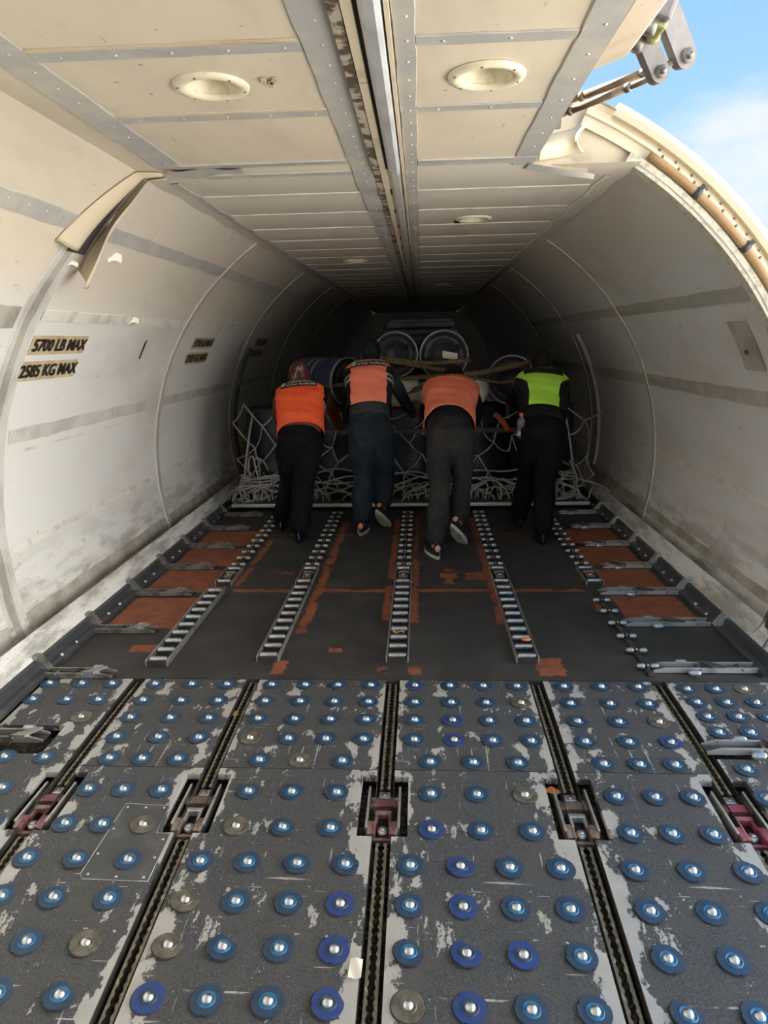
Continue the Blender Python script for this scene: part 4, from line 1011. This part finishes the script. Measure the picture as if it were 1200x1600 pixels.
# cargo net
def net():
    rn = random.Random(11); b = MB()
    def sag(a, c, r, drop_=.02, n=7, y=0):
        a, c = Vector(a), Vector(c); pts = []
        k = Vector((rn.uniform(-.02, .02), rn.uniform(-.015, .005), -abs(rn.gauss(drop_, .01))))
        for i in range(n):
            f = i/(n-1); pts.append(a.lerp(c, f)+k*math.sin(PI*f))
        b.tube(pts, r, 6)
    nodes = {}
    nx, nz = 13, 5
    def fy(x, z):                                   # lies on the fronts of the upright drums
        q = ((x+1.19+.2975) % .595)-.2975
        return 6.27-math.sqrt(max(.0, .285**2-q*q*.82))-.020-(.05 if z < .25 else 0)
    for i in range(nx+1):
        for j in range(nz+1):
            x = -1.5+3.0*i/nx+(.115 if j % 2 else 0)+rn.uniform(-.06, .06); z = .13+.145*j+rn.uniform(-.05, .05)
            nodes[(i, j)] = Vector((x, fy(x, z)-rn.uniform(0, .02), z))
    for i in range(nx+1):
        for j in range(nz):
            for di in ((0, -1) if j % 2 == 0 else (0, 1)):
                q = (i+di, j+1)
                if q in nodes and rn.random() < .86: sag(nodes[(i, j)], nodes[q], rn.uniform(.0055, .0085), rn.uniform(0, .03))
    # bunched border rope and slack bights along the pallet edge
    for k in range(3): 
        pts = [(x, 5.885-.02*k+.015*math.sin(7*x+k), .24+.035*k+.03*math.sin(4.3*x+2*k)+.02*math.sin(11*x+k)) for x in lin(-1.45, 1.40, 70)]
        b.tube(pts, .008, 6)
    for k in range(46):
        x = rn.uniform(-1.5, 1.45); w_ = rn.uniform(.08, .26); h_ = rn.uniform(.06, .20); y = rn.uniform(5.82, 5.94)
        pts = [(x+w_*(math.cos(t)+.25*math.sin(2*t+k)), y-.035*math.sin(t*1.5+k), .075+h_*abs(math.sin(t))**.8+.01*math.sin(5*t)) for t in lin(0, PI, 16)]
        b.tube(pts, rn.uniform(.006, .009), 6)
    for k in range(26):                               # heap spilling at the left and right ends
        s_ = -1 if k % 5 < 3 else 1; cx = s_*rn.uniform(1.20, 1.50); cy = rn.uniform(5.84, 6.25); r_ = rn.uniform(.05, .16); h_ = rn.uniform(.04, .34)
        pts = [(cx+r_*math.cos(t)*(1+.3*math.sin(3*t+k)), cy+r_*.6*math.sin(t+k), .076+h_*(.5+.5*math.sin(t*1.3+k))*(1-.25*math.cos(t))) for t in lin(0, 5.2, 22)]
        b.tube(pts, rn.uniform(.006, .009), 6)
    for x in (-1.46, 1.44):
        b.tube([(x, 5.9, .08), (x*.985, 5.95, .35), (x*.96, 6.0, .62), (x*.93, 6.05, .84)], .010, 6)
    return b
tag(net().build('cargo_net', M_ROPE), 'slack grey rope cargo net tangled over the front of the drums', 'cargo net')
b = MB(); b.box((0, 0, 0), (.014, .012, .9), 0, Matrix.Rotation(.06, 3, 'X'), .003)
# door post of the forward service panel on the left wall
b = MB()
b.grid(lambda t, q: wp(-1, t, 6.95+.06*q, .030), lin(-16, 28, 30), [0, 1]); b.grid(lambda t, q: wp(-1, t, 6.95, .030*q), lin(-16, 28, 30), [0, 1])
b.build('dark_frame_rib', M_RAIL, W_L)
b = MB(); b.grid(lambda t, q: wp(1, t, 6.6+.05*q, .028), lin(-10, 30, 30), [0, 1]); b.grid(lambda t, q: wp(1, t, 6.6, .028*q), lin(-10, 30, 30), [0, 1]); b.build('frame_rib', M_TAPE, W_R)

# ------------------------------------------------------------------ the four people pushing the load
M_SKIN = mat('skin', (.26, .125, .075), .55, 0, (.22, .10, .06), 12., .4, .7)
M_SKINL = mat('light_skin', (.46, .27, .17), .55)
M_HAIR = mat('black_hair', (.010, .010, .011), .5, 0, (.02, .02, .022), 40., .4, .6, .6, 90., spec=.12)
M_ORANGE = mat('hi_vis_orange', (1.0, .125, .035), .75, 0, (.92, .105, .028), 9., .4, .7, .25, 25.)
M_SALMON = mat('hi_vis_salmon', (.97, .25, .145), .75, 0, (.88, .21, .12), 9., .4, .7, .25, 25.)
M_LIME = mat('hi_vis_lime', (.48, .92, .085), .75, 0, (.42, .82, .075), 9., .4, .7, .25, 25.)
M_VBLACK = mat('black_cloth', (.014, .014, .017), .8, 0, (.022, .022, .025), 14., .4, .7, .3, 60., spec=.12)
M_SILVER = mat('reflective_tape', (.50, .50, .46), .4, .2, (.34, .34, .30), 60., .4, .6)
M_GREYSHIRT = mat('grey_green_shirt', (.045, .055, .055), .85, 0, (.03, .037, .038), 12., spec=.12)
M_NAVY = mat('dark_navy_cloth', (.016, .020, .026), .85, 0, (.024, .030, .037), 10., .4, .7, .3, 80., spec=.12)
M_JEANS = mat('faded_black_jeans', (.030, .029, .029), .85, 0, (.050, .047, .045), 5., .4, .7, .3, 120., spec=.12)
M_JEANSB = mat('dark_blue_jeans', (.016, .022, .030), .85, 0, (.030, .040, .050), 5., .4, .7, .3, 120., spec=.12)
M_BLACKTR = mat('black_trousers', (.006, .006, .008), .85, 0, (.011, .0105, .012), 6., .4, .7, .3, 80., spec=.12)
M_BROWNSL = mat('brown_sleeve', (.20, .045, .025), .8)
M_SOLE = mat('pale_sole', (.62, .58, .46), .7, 0, (.45, .42, .34), 30.)
M_SOLEW = mat('white_sole', (.62, .61, .57), .7, 0, (.30, .30, .29), 24., .5, .6)
M_SHOE = mat('black_shoe', (.012, .012, .013), .5)
M_SHOEG = mat('polished_boot', (.012, .013, .018), .25)
M_HEELO = mat('orange_heel', (.80, .25, .09), .6)
M_HEELP = mat('pale_heel', (.66, .40, .28), .6)
M_LABEL = mat('black_back_label', (.008, .008, .010), .6)
M_PRINT = mat('white_print', (.70, .70, .66), .6)
def scarf_mat():
    m, nt, b = base_mat('maroon_scarf'); h = NT(nt); oc = h.coord('Object')
    n = h.noise(h.coord('Object', (1, 1, .45)), 26., 5, .6)
    c = h.mix(h.ramp(n, .52, .60), (.085, .018, .024), (.30, .22, .15)); x = h.sep(oc)
    c2 = h.mix(h.ramp(x[0], .01, -.03), (.085, .018, .024), c)
    h.L.new(c2, b.inputs['Base Color']); b.inputs['Roughness'].default_value = .7
    return m
M_SCARF = scarf_mat()
TEXC = bpy.data.textures.new('cloth_folds', 'CLOUDS'); TEXC.noise_scale = .10; TEXC.noise_depth = 2
def bez(a, b_, c, t): return a*(1-t)**2+b_*2*t*(1-t)+c*t*t
def interp(tab, t):
    for (t0, v0), (t1, v1) in zip(tab[:-1], tab[1:]):
        if t <= t1: f = sm((t-t0)/(t1-t0)); return v0+(v1-v0)*f
    return tab[-1][1]
def person(label, J, st):
    V = {k: Vector(v) for k, v in J.items()}
    root = empty('person', label, 'person', (V['hip'].x, V['hip'].y, 0), 'people pushing the load')
    off = root.location.copy()
    for k in V: V[k] = V[k]-off
    up = V['nape']-V['waist']; spd = up.normalized(); X = Vector((1, .0, 0)); X = (X-spd*X.dot(spd)).normalized()
    B = spd.cross(X); B = -B if B.y > 0 else B                      # towards the camera: the back
    mid = (V['waist']+V['nape'])/2 + B*.035
    W = st.get('w', 1.)
    tw = [(0, .158*W), (.3, .158*W), (.6, .178*W), (.82, .188*W), (.93, .150*W), (1., .062)]
    td = [(0, .112), (.3, .110), (.6, .120), (.82, .116), (.93, .104), (1., .080)]
    def spine(v): return bez(V['waist'], mid, V['nape'], v)
    def surf(v, a, o=0.):
        s_, c_ = math.sin(a), math.cos(a); e = .82
        return spine(v)+X*(interp(tw, v)+o)*math.copysign(abs(s_)**e, s_)+B*(interp(td, v)+o)*math.copysign(abs(c_)**e, c_)
    # ---- body: one continuous skinned surface
    b = MB(); n = 16
    pel = V['hip']
    b.caps([pel-Vector((0, 0, .05)), pel, V['waist'], spine(.5), spine(.8), spine(.93)], [(.10*W, .065), (.12*W, .080), (.115*W, .080), (.14*W, .09), (.145*W, .085), (.09, .06)], n, 0, X)
    b.caps([spine(.85), V['nape'], V['head']+ (V['nape']-V['head'])*.3], [.062, .055, .052], 14)
    face = Vector(st.get('face', (0, 1, -.15))).normalized(); hx = X; hx = (hx-face*hx.dot(face)).normalized(); hu = hx.cross(face)
    HM = Matrix((hx, face, hu)).transposed(); hc = V['head']
    def hp(x, y, z): return hc+HM @ Vector((x, y, z))
    b.ball(hp(0, -.008, .015), (.074, .093, .098), 0, HM, 20, 14); b.ball(hp(0, .025, -.055), (.056, .066, .060), 0, HM, 16, 10)
    b.ball(hp(0, .092, -.012), (.012, .017, .022), 0, HM, 10, 8); b.ball(hp(0, .080, .022), (.050, .012, .012), 0, HM, 12, 8); b.ball(hp(0, .084, -.055), (.024, .010, .010), 0, HM, 12, 8)
    for s_ in (-1, 1): b.ball(hp(s_*.076, -.004, -.012), (.010, .020, .032), 0, HM, 10, 8); b.ball(hp(s_*.030, .080, .004), (.012, .010, .008), 0, HM, 10, 8)
    for s_, k in ((-1, 'L'), (1, 'R')):
        sh, el, ha = V['sh'+k], V['el'+k], V['ha'+k]
        b.caps([spine(.82)*.45+sh*.55, sh, sh.lerp(el, .5), el, el.lerp(ha, .35), ha], [.050, .046, .040, .034, .032, .023], 14)
        # hand pressed flat on the load, fingers up and slightly spread
        fd = Vector(st.get('fingers'+k, (s_*.15, .12, 1.))).normalized(); pn = Vector((0, -1, 0)); pn = (pn-fd*pn.dot(fd)).normalized(); px = fd.cross(pn)
        px = px if px.x > 0 else -px
        def q(x, y, z): return ha+px*x+fd*y+pn*z
        b.caps([q(0, -.01, 0), q(0, .03, 0), q(0, .072, 0)], [(.026, .017), (.036, .015), (.038, .012)], 12, 0, px)
        for fx, fl in ((-.029, .058), (-.010, .072), (.010, .076), (.029, .066)) if s_ < 0 else ((.029, .058), (.010, .072), (-.010, .076), (-.029, .066)):
            b.caps([q(fx, .070, .001), q(fx*1.18, .075+fl*.5, .006), q(fx*1.25, .075+fl*.85, -.002)], [.0095, .0088, .0075], 10)
        ts = 1 if s_ < 0 else -1
        b.caps([q(ts*.022, .012, 0), q(ts*.050, .038, .004), q(ts*.060, .066, -.002)], [.013, .0105, .0085], 10)
        hi = V['hip']+X*s_*.075; kn, an = V['k'+k], V['a'+k]
        b.caps([hi, hi.lerp(kn, .5), kn, kn.lerp(an, .35), an], [.056, .050, .042, .040, .030], 14)
    body = b.build('body', st.get('skin', M_SKIN), root)
    solid(body, [('REMESH', dict(mode='VOXEL', voxel_size=.0075)), ('SMOOTH', dict(factor=.5, iterations=3))])
    # ---- trousers
    b = MB(); lw = st.get('leg', 1.)
    wst = V['waist']; hp_ = V['hip']
    b.caps([hp_-Vector((0, -.01, .05)), hp_, hp_.lerp(wst, .62)], [(.135*W, .105), (.158*W, .118), (.146*W, .105)], 24, 0, X)
    for s_, k in ((-1, 'L'), (1, 'R')):
        hi = hp_+X*s_*.078*W+Vector((0, -.004, -.01)); kn, an = V['k'+k], V['a'+k]
        b.ball(hp_+X*s_*.072*W+B*.050+Vector((0, 0, -.045)), (.080, .075, .088), 0, None, 16, 12)
        dn = (an-kn).normalized()
        b.caps([hi, hi.lerp(kn, .35)+B*.012, hi.lerp(kn, .75), kn, kn.lerp(an, .4), kn.lerp(an, .72), an-dn*st.get('hemgap', .058)], [.096*lw, .098*lw, .090*lw, .082*lw, .082*lw, .076*lw, .072*lw], 20)
    tr = b.build('trousers', st['trousers'], root)
    solid(tr, [('REMESH', dict(mode='VOXEL', voxel_size=.011)), ('SMOOTH', dict(factor=.5, iterations=5)), ('SUBSURF', dict(levels=1, render_levels=1)), ('DISPLACE', dict(texture=TEXC, strength=.028, mid_level=.5, texture_coords='LOCAL'))])
    # ---- shirt: torso under the vest and the sleeves
    b = MB()
    b.caps([spine(-.10) if False else V['waist'].lerp(V['hip'], st.get('tail', .15)), V['waist'], spine(.3), spine(.6), spine(.82), spine(.93)], [(.152*W, .108), (.150*W, .104), (.150*W, .104), (.170*W, .110), (.178*W, .098), (.13*W, .07)], 26, 0, X)
    for s_, k in ((-1, 'L'), (1, 'R')):
        sh, el, ha = V['sh'+k], V['el'+k], V['ha'+k]
        e = ha.lerp(el, .12)
        if st.get('short'): e = el.lerp(sh, .12); b.caps([spine(.80)*.5+sh*.5, sh, sh.lerp(e, .5), e], [.066, .064, .060, .056], 18)
        else: b.caps([spine(.80)*.5+sh*.5, sh, sh.lerp(el, .5), el, el.lerp(e, .5), e], [.066, .062, .056, .050, .046, .036], 18)
    shirt = b.build('shirt', st['shirt'], root)
    solid(shirt, [('REMESH', dict(mode='VOXEL', voxel_size=.010)), ('SMOOTH', dict(factor=.5, iterations=5)), ('DISPLACE', dict(texture=TEXC, strength=.014, mid_level=.5, texture_coords='LOCAL'))])
    # ---- safety vest: open tube over the torso with a coloured back and dark sides
    NA, NV = 96, 60; b = MB(); A = lin(-PI, PI, NA+1); VV = lin(st.get('hem', 0.), .985, NV)
    rn = random.Random(hash(label) % 1000 if False else len(label)); ph = [rn.uniform(0, 6) for _ in range(4)]
    def vs_(v, a, o=.010):
        f = .0022*math.sin(17*v+2.6*math.sin(a*1.3+ph[0])+ph[1])+.0016*math.sin(33*v+3*a+ph[2])+.002*math.sin(9*v-4*a+ph[3])
        hem = st.get('hemcurve', 0.)*math.sin(a)**2*max(0, 1-v*4)
        return surf(v, a, o+f)-spd*hem
    b.grid(vs_ if False else (lambda v, a: vs_(v, a)), VV, A)
    mats = [st['vest'], M_VBLACK, M_SILVER]
    k = 0
    for i in range(NV-1):
        for j in range(NA):
            v = (VV[i]+VV[i+1])/2; a = (A[j]+A[j+1])/2; x = abs(math.sin(a))*interp(tw, v)*(1 if abs(a) < PI/2 else 9)
            mi = 0 if x < st['panel'](v) else 1
            for s0, s1 in st.get('stripes', ()):
                if s0 < v < s1 and mi == 1: mi = 2
            b.m[k] = mi; k += 1
    vest = b.build('safety_vest', mats, root)
    vest['label'] = st['vestlabel']
    solid(vest, [('SOLIDIFY', dict(thickness=.004, offset=-1.))])
    # ---- label / print on the back
    lb = st.get('label')
    if lb:
        v0, v1, a0, a1 = lb['box']
        if lb.get('patch', True):
            g_ = MB(); g_.grid(lambda v, a: vs_(v+lb.get('tilt', 0)*a, a, .0165), lin(v0, v1, 8), lin(a0, a1, 16)); o = g_.build('back_label', M_LABEL, vest)
        def put(body, vc, size, name, m, x0=0.):
            tv, tf = text_verts(body, 1., .012, 1.05); wmax = max(abs(q_[0]) for q_ in tv); g_ = MB()
            sc = size; g_.add([vs_(vc+q_[1]*lb['th']+lb.get('tilt', 0)*(x0+q_[0]/wmax*sc), x0+q_[0]/wmax*sc, .0195 if lb.get('patch', True) else .0135) for q_ in tv], tf); return g_.build(name, m, vest)
        for body, vc, size, x0 in lb['lines']: put(body, vc, size, 'print', lb.get('ink', M_PRINT), x0)
        if lb.get('logo'):
            g_ = MB(); va, vb, aa, ab = lb['logo']; g_.grid(lambda v, a: vs_(v+lb.get('tilt', 0)*a, a, .019), lin(va, vb, 5), lin(aa, ab, 6)); g_.build('logo', mat('label_emblem', (.30, .36, .26), .6, 0, (.75, .72, .60), 70., .45, .6), vest)
    # ---- head covering
    b = MB(); hk = st['hair']
    if hk == 'scarf':
        b.ball(hp(0, -.012, .014), (.088, .104, .112), 0, HM, 24, 16); b.ball(hp(0, .018, -.06), (.070, .074, .072), 0, HM, 16, 12)
        b.caps([hp(0, -.03, -.02), V['nape']+B*.018, spine(.93)+B*.04], [(.088, .070), (.088, .060), (.10, .045)], 20, 0, X)
        h_ = b.build('headscarf', M_SCARF, root)
    else:
        b.ball(hp(0, -.018, .028), (.083, .098, .098), 0, HM, 24, 16); b.ball(hp(0, -.048, -.03), (.070, .055, .060), 0, HM, 16, 12)
        h_ = b.build('cap' if hk == 'cap' else 'hair', M_HAIR, root)
        if hk == 'cap':
            pass
    solid(h_, [('REMESH', dict(mode='VOXEL', voxel_size=.008)), ('SMOOTH', dict(factor=.5, iterations=4))]+([('DISPLACE', dict(texture=TEXC, strength=.012, mid_level=.5, texture_coords='LOCAL'))] if hk == 'scarf' else []))
    if hk == 'cap':
        b = MB(); b.grid(lambda u, v: hp(.075*math.sin(u), .06+.075*v*math.cos(u*.8)+.02, .045-.02*v-.02*abs(u)), lin(-1.3, 1.3, 16), lin(0, 1, 6)); b.build('peak', M_HAIR, h_)
    # ---- shoes
    for k in ('L', 'R'):
        yaw, pitch = st['shoe'+k]; an = V['a'+k]
        Mx = Matrix.Rotation(yaw, 3, 'Z') @ Matrix.Rotation(-pitch, 3, 'X')
        def outl(z_, gr): 
            o = []
            for i in range(28):
                t = 2*PI*i/28; y = .058+.135*math.sin(t); w_ = .034+.012*math.sin(t)+.004*math.cos(2*t)
                o.append((w_*math.cos(t)*gr*1.16, .058+(y-.058)*gr*1.06))
            return o
        b = MB(); rings = [(-.076, 1.0), (-.052, 1.02), (-.035, .97), (-.012, .90)]
        def ring(zz, gr, yo=0.): return [Mx @ Vector((x, y+yo, zz))+an for x, y in outl(zz, gr)]
        S = MB(); v = ring(-.078, .96)+ring(-.074, 1.0)+ring(-.054, 1.03); S.add(v, [tuple(range(28))[::-1]]+[(r_*28+i, r_*28+(i+1) % 28, r_*28+28+(i+1) % 28, r_*28+28+i) for r_ in range(2) for i in range(28)]+[tuple(range(56, 84))], 0)
        U = MB(); lev = []
        for zz, fy, by, wd in ((-.056, 1., 1., 1.), (-.035, .985, .99, .98), (-.010, .80, .94, .86), (.012, .50, .86, .80), (.035, .36, .86, .82)):
            rr = []
            for i in range(28):
                t = 2*PI*i/28; y = math.sin(t); w_ = (.034+.012*y)*wd*math.cos(t)
                yy = .058+.132*(y*fy if y > 0 else y*by*(.88 if zz > 0 else 1)); rr.append(Mx @ Vector((w_*1.14, yy-(.028*(1-fy) if y > 0 else 0), zz))+an)
            lev += rr
        U.add(lev, [(r_*28+i, r_*28+(i+1) % 28, r_*28+28+(i+1) % 28, r_*28+28+i) for r_ in range(4) for i in range(28)]+[tuple(range(112, 140))], 0, True)
        sh_ = U.build('shoe', st['shoemat'], root); S.build('sole', st['solemat'], sh_)
        if st.get('heel'):
            H_ = MB(); H_.ball(an+Mx @ Vector((0, -.062, -.004)), (.020, .014, .022), 0, Mx, 12, 10); H_.build('heel_patch', st['heel'], sh_)
    return root, vs_
wide = lambda v: 9.
person('woman in a maroon headscarf and bright orange vest, leftmost of the four pushing', dict(
    hip=(-.785, 5.05, .70), waist=(-.785, 5.14, .80), nape=(-.815, 5.42, 1.075), head=(-.832, 5.50, 1.155), shL=(-.965, 5.40, 1.02), shR=(-.655, 5.40, 1.02),
    elL=(-1.06, 5.64, .86), elR=(-.600, 5.62, .87), haL=(-1.10, 5.955, .74), haR=(-.60, 5.940, .70), kL=(-.90, 5.20, .385), kR=(-.765, 5.02, .385), aL=(-.985, 5.20, .076), aR=(-.785, 4.87, .076)),
    dict(w=1.06, face=(0, 1, -.25), trousers=M_BLACKTR, shirt=M_BROWNSL, vest=M_ORANGE, vestlabel='bright orange safety vest with small silver side strips', panel=lambda v: .172, hem=-.08, hemcurve=.03, stripes=((.33, .39), (.43, .49)),
         label=dict(box=(.725, .885, -.62, .62), tilt=.03, th=.068, lines=[('CARGO ROUND', .842, .40, .10), ('Fast Goal Handling Safely', .775, .46, .10)], logo=(.77, .86, -.56, -.40)),
         hair='scarf', shoeL=(.10, .0), shoeR=(.05, .0), hemgap=.025, shoemat=M_SHOEG, solemat=M_SHOE, leg=.98, tail=.10))
person('man in a dark cap, orange panelled vest with silver side stripes, second from the left', dict(
    hip=(-.262, 5.08, .80), waist=(-.268, 5.16, .905), nape=(-.283, 5.48, 1.225), head=(-.272, 5.57, 1.315), shL=(-.425, 5.46, 1.165), shR=(-.125, 5.46, 1.165),
    elL=(-.49, 5.66, .98), elR=(-.035, 5.66, .975), haL=(-.52, 5.945, .70), haR=(.06, 5.945, .79), kL=(-.325, 5.16, .43), kR=(-.17, 5.26, .44), aL=(-.340, 5.06, .076), aR=(-.190, 5.18, .165)),
    dict(w=1.0, face=(0, 1, -.05), trousers=M_JEANSB, shirt=M_GREYSHIRT, vest=M_SALMON, vestlabel='orange safety vest with black sides and silver stripes', panel=lambda v: .122+.10*sm((v-.76)/.14), hem=.02, stripes=((.47, .535), (.58, .645)),
         label=dict(box=(.745, .90, -.66, .66), th=.066, lines=[('CARGO ROUND', .858, .46, .12), ('Fast Goal Handling Safely', .793, .50, .12)], logo=(.775, .88, -.60, -.42)),
         hair='cap', shoeL=(-.06, .0), shoeR=(-.42, .72), shoemat=M_SHOE, solemat=M_SOLE, heel=M_HEELO, tail=.35))
person('man bent far forward in plain orange vest and faded jeans, third from left', dict(
    hip=(.315, 4.88, .765), waist=(.320, 5.00, .855), nape=(.350, 5.46, 1.075), head=(.372, 5.58, 1.10), shL=(.190, 5.42, 1.00), shR=(.510, 5.42, 1.00),
    elL=(.195, 5.70, .90), elR=(.580, 5.66, .86), haL=(.22, 6.03, .70), haR=(.56, 5.940, .70), kL=(.245, 4.75, .43), kR=(.405, 4.90, .425), aL=(.205, 4.47, .076), aR=(.372, 4.72, .165)),
    dict(w=1.10, face=(0, .85, -.45), trousers=M_JEANS, shirt=M_VBLACK, vest=M_SALMON, vestlabel='plain orange safety vest with dark lettering', panel=wide, hem=.02, hemcurve=.10,
         label=dict(box=(.8, .9, -.6, .6), patch=False, ink=M_BLACK, th=.062, lines=[('WTI PRIMA  SOLUSI MU', .79, .62, 0.)]),
         hair='hair', shoeL=(.25, .0), shoeR=(-.55, .78), shoemat=M_SHOE, solemat=M_SOLEW, heel=M_HEELP, tail=.25, leg=.90))
P4, vs4 = person('man in black with a lime green vest back, rightmost of the four pushing', dict(
    hip=(.990, 5.03, .755), waist=(1.0, 5.12, .85), nape=(1.040, 5.47, 1.13), head=(1.052, 5.57, 1.215), shL=(.895, 5.43, 1.065), shR=(1.190, 5.43, 1.065),
    elL=(.845, 5.70, .93), elR=(1.26, 5.66, .90), haL=(.93, 5.985, .96), haR=(1.20, 5.945, .80), kL=(.930, 5.23, .39), kR=(1.015, 5.00, .40), aL=(.870, 5.27, .076), aR=(.972, 4.80, .076)),
    dict(w=1.04, face=(0, 1, -.12), trousers=M_BLACKTR, shirt=M_VBLACK, vest=M_LIME, vestlabel='lime green vest back with black sides', panel=lambda v: .095+.10*sm((v-.45)/.42), hem=.04,
         label=dict(box=(.72, .90, -.68, .68), th=.05, lines=[]),
         hair='hair', shoeL=(.12, .0), shoeR=(.0, .0), hemgap=.028, shoemat=M_SHOE, solemat=M_SHOE, tail=.2))
# water bottle tucked at the hip of the man in lime
def glass():
    m, nt, b = base_mat('clear_plastic'); b.inputs['Transmission Weight'].default_value = .85; b.inputs['Roughness'].default_value = .08; b.inputs['Base Color'].default_value = (.8, .78, .78, 1); b.inputs['IOR'].default_value = 1.3
    return m
bt = empty('water_bottle', 'clear plastic water bottle with red cap at the hip of the man in lime', 'bottle', (.835, 5.03, .715))
b = MB(); b.lathe([(0, 0), (.024, .0), (.030, .008), (.031, .06), (.028, .075), (.031, .09), (.030, .125), (.013, .155), (.012, .165)], 24); b.build('bottle_body', glass(), bt)
b = MB(); b.lathe([(.0314, .018), (.0318, .02), (.0318, .052), (.0314, .054)], 24); b.build('wrapper', mat('bottle_wrapper', (.70, .62, .62), .5, 0, (.25, .05, .06), 60., .5, .56), bt)
b = MB(); b.lathe([(.0145, .160), (.0150, .162), (.0150, .182), (.013, .185), (0, .185)], 18); b.build('screw_cap', mat('red_cap', (.75, .06, .06), .4), bt)
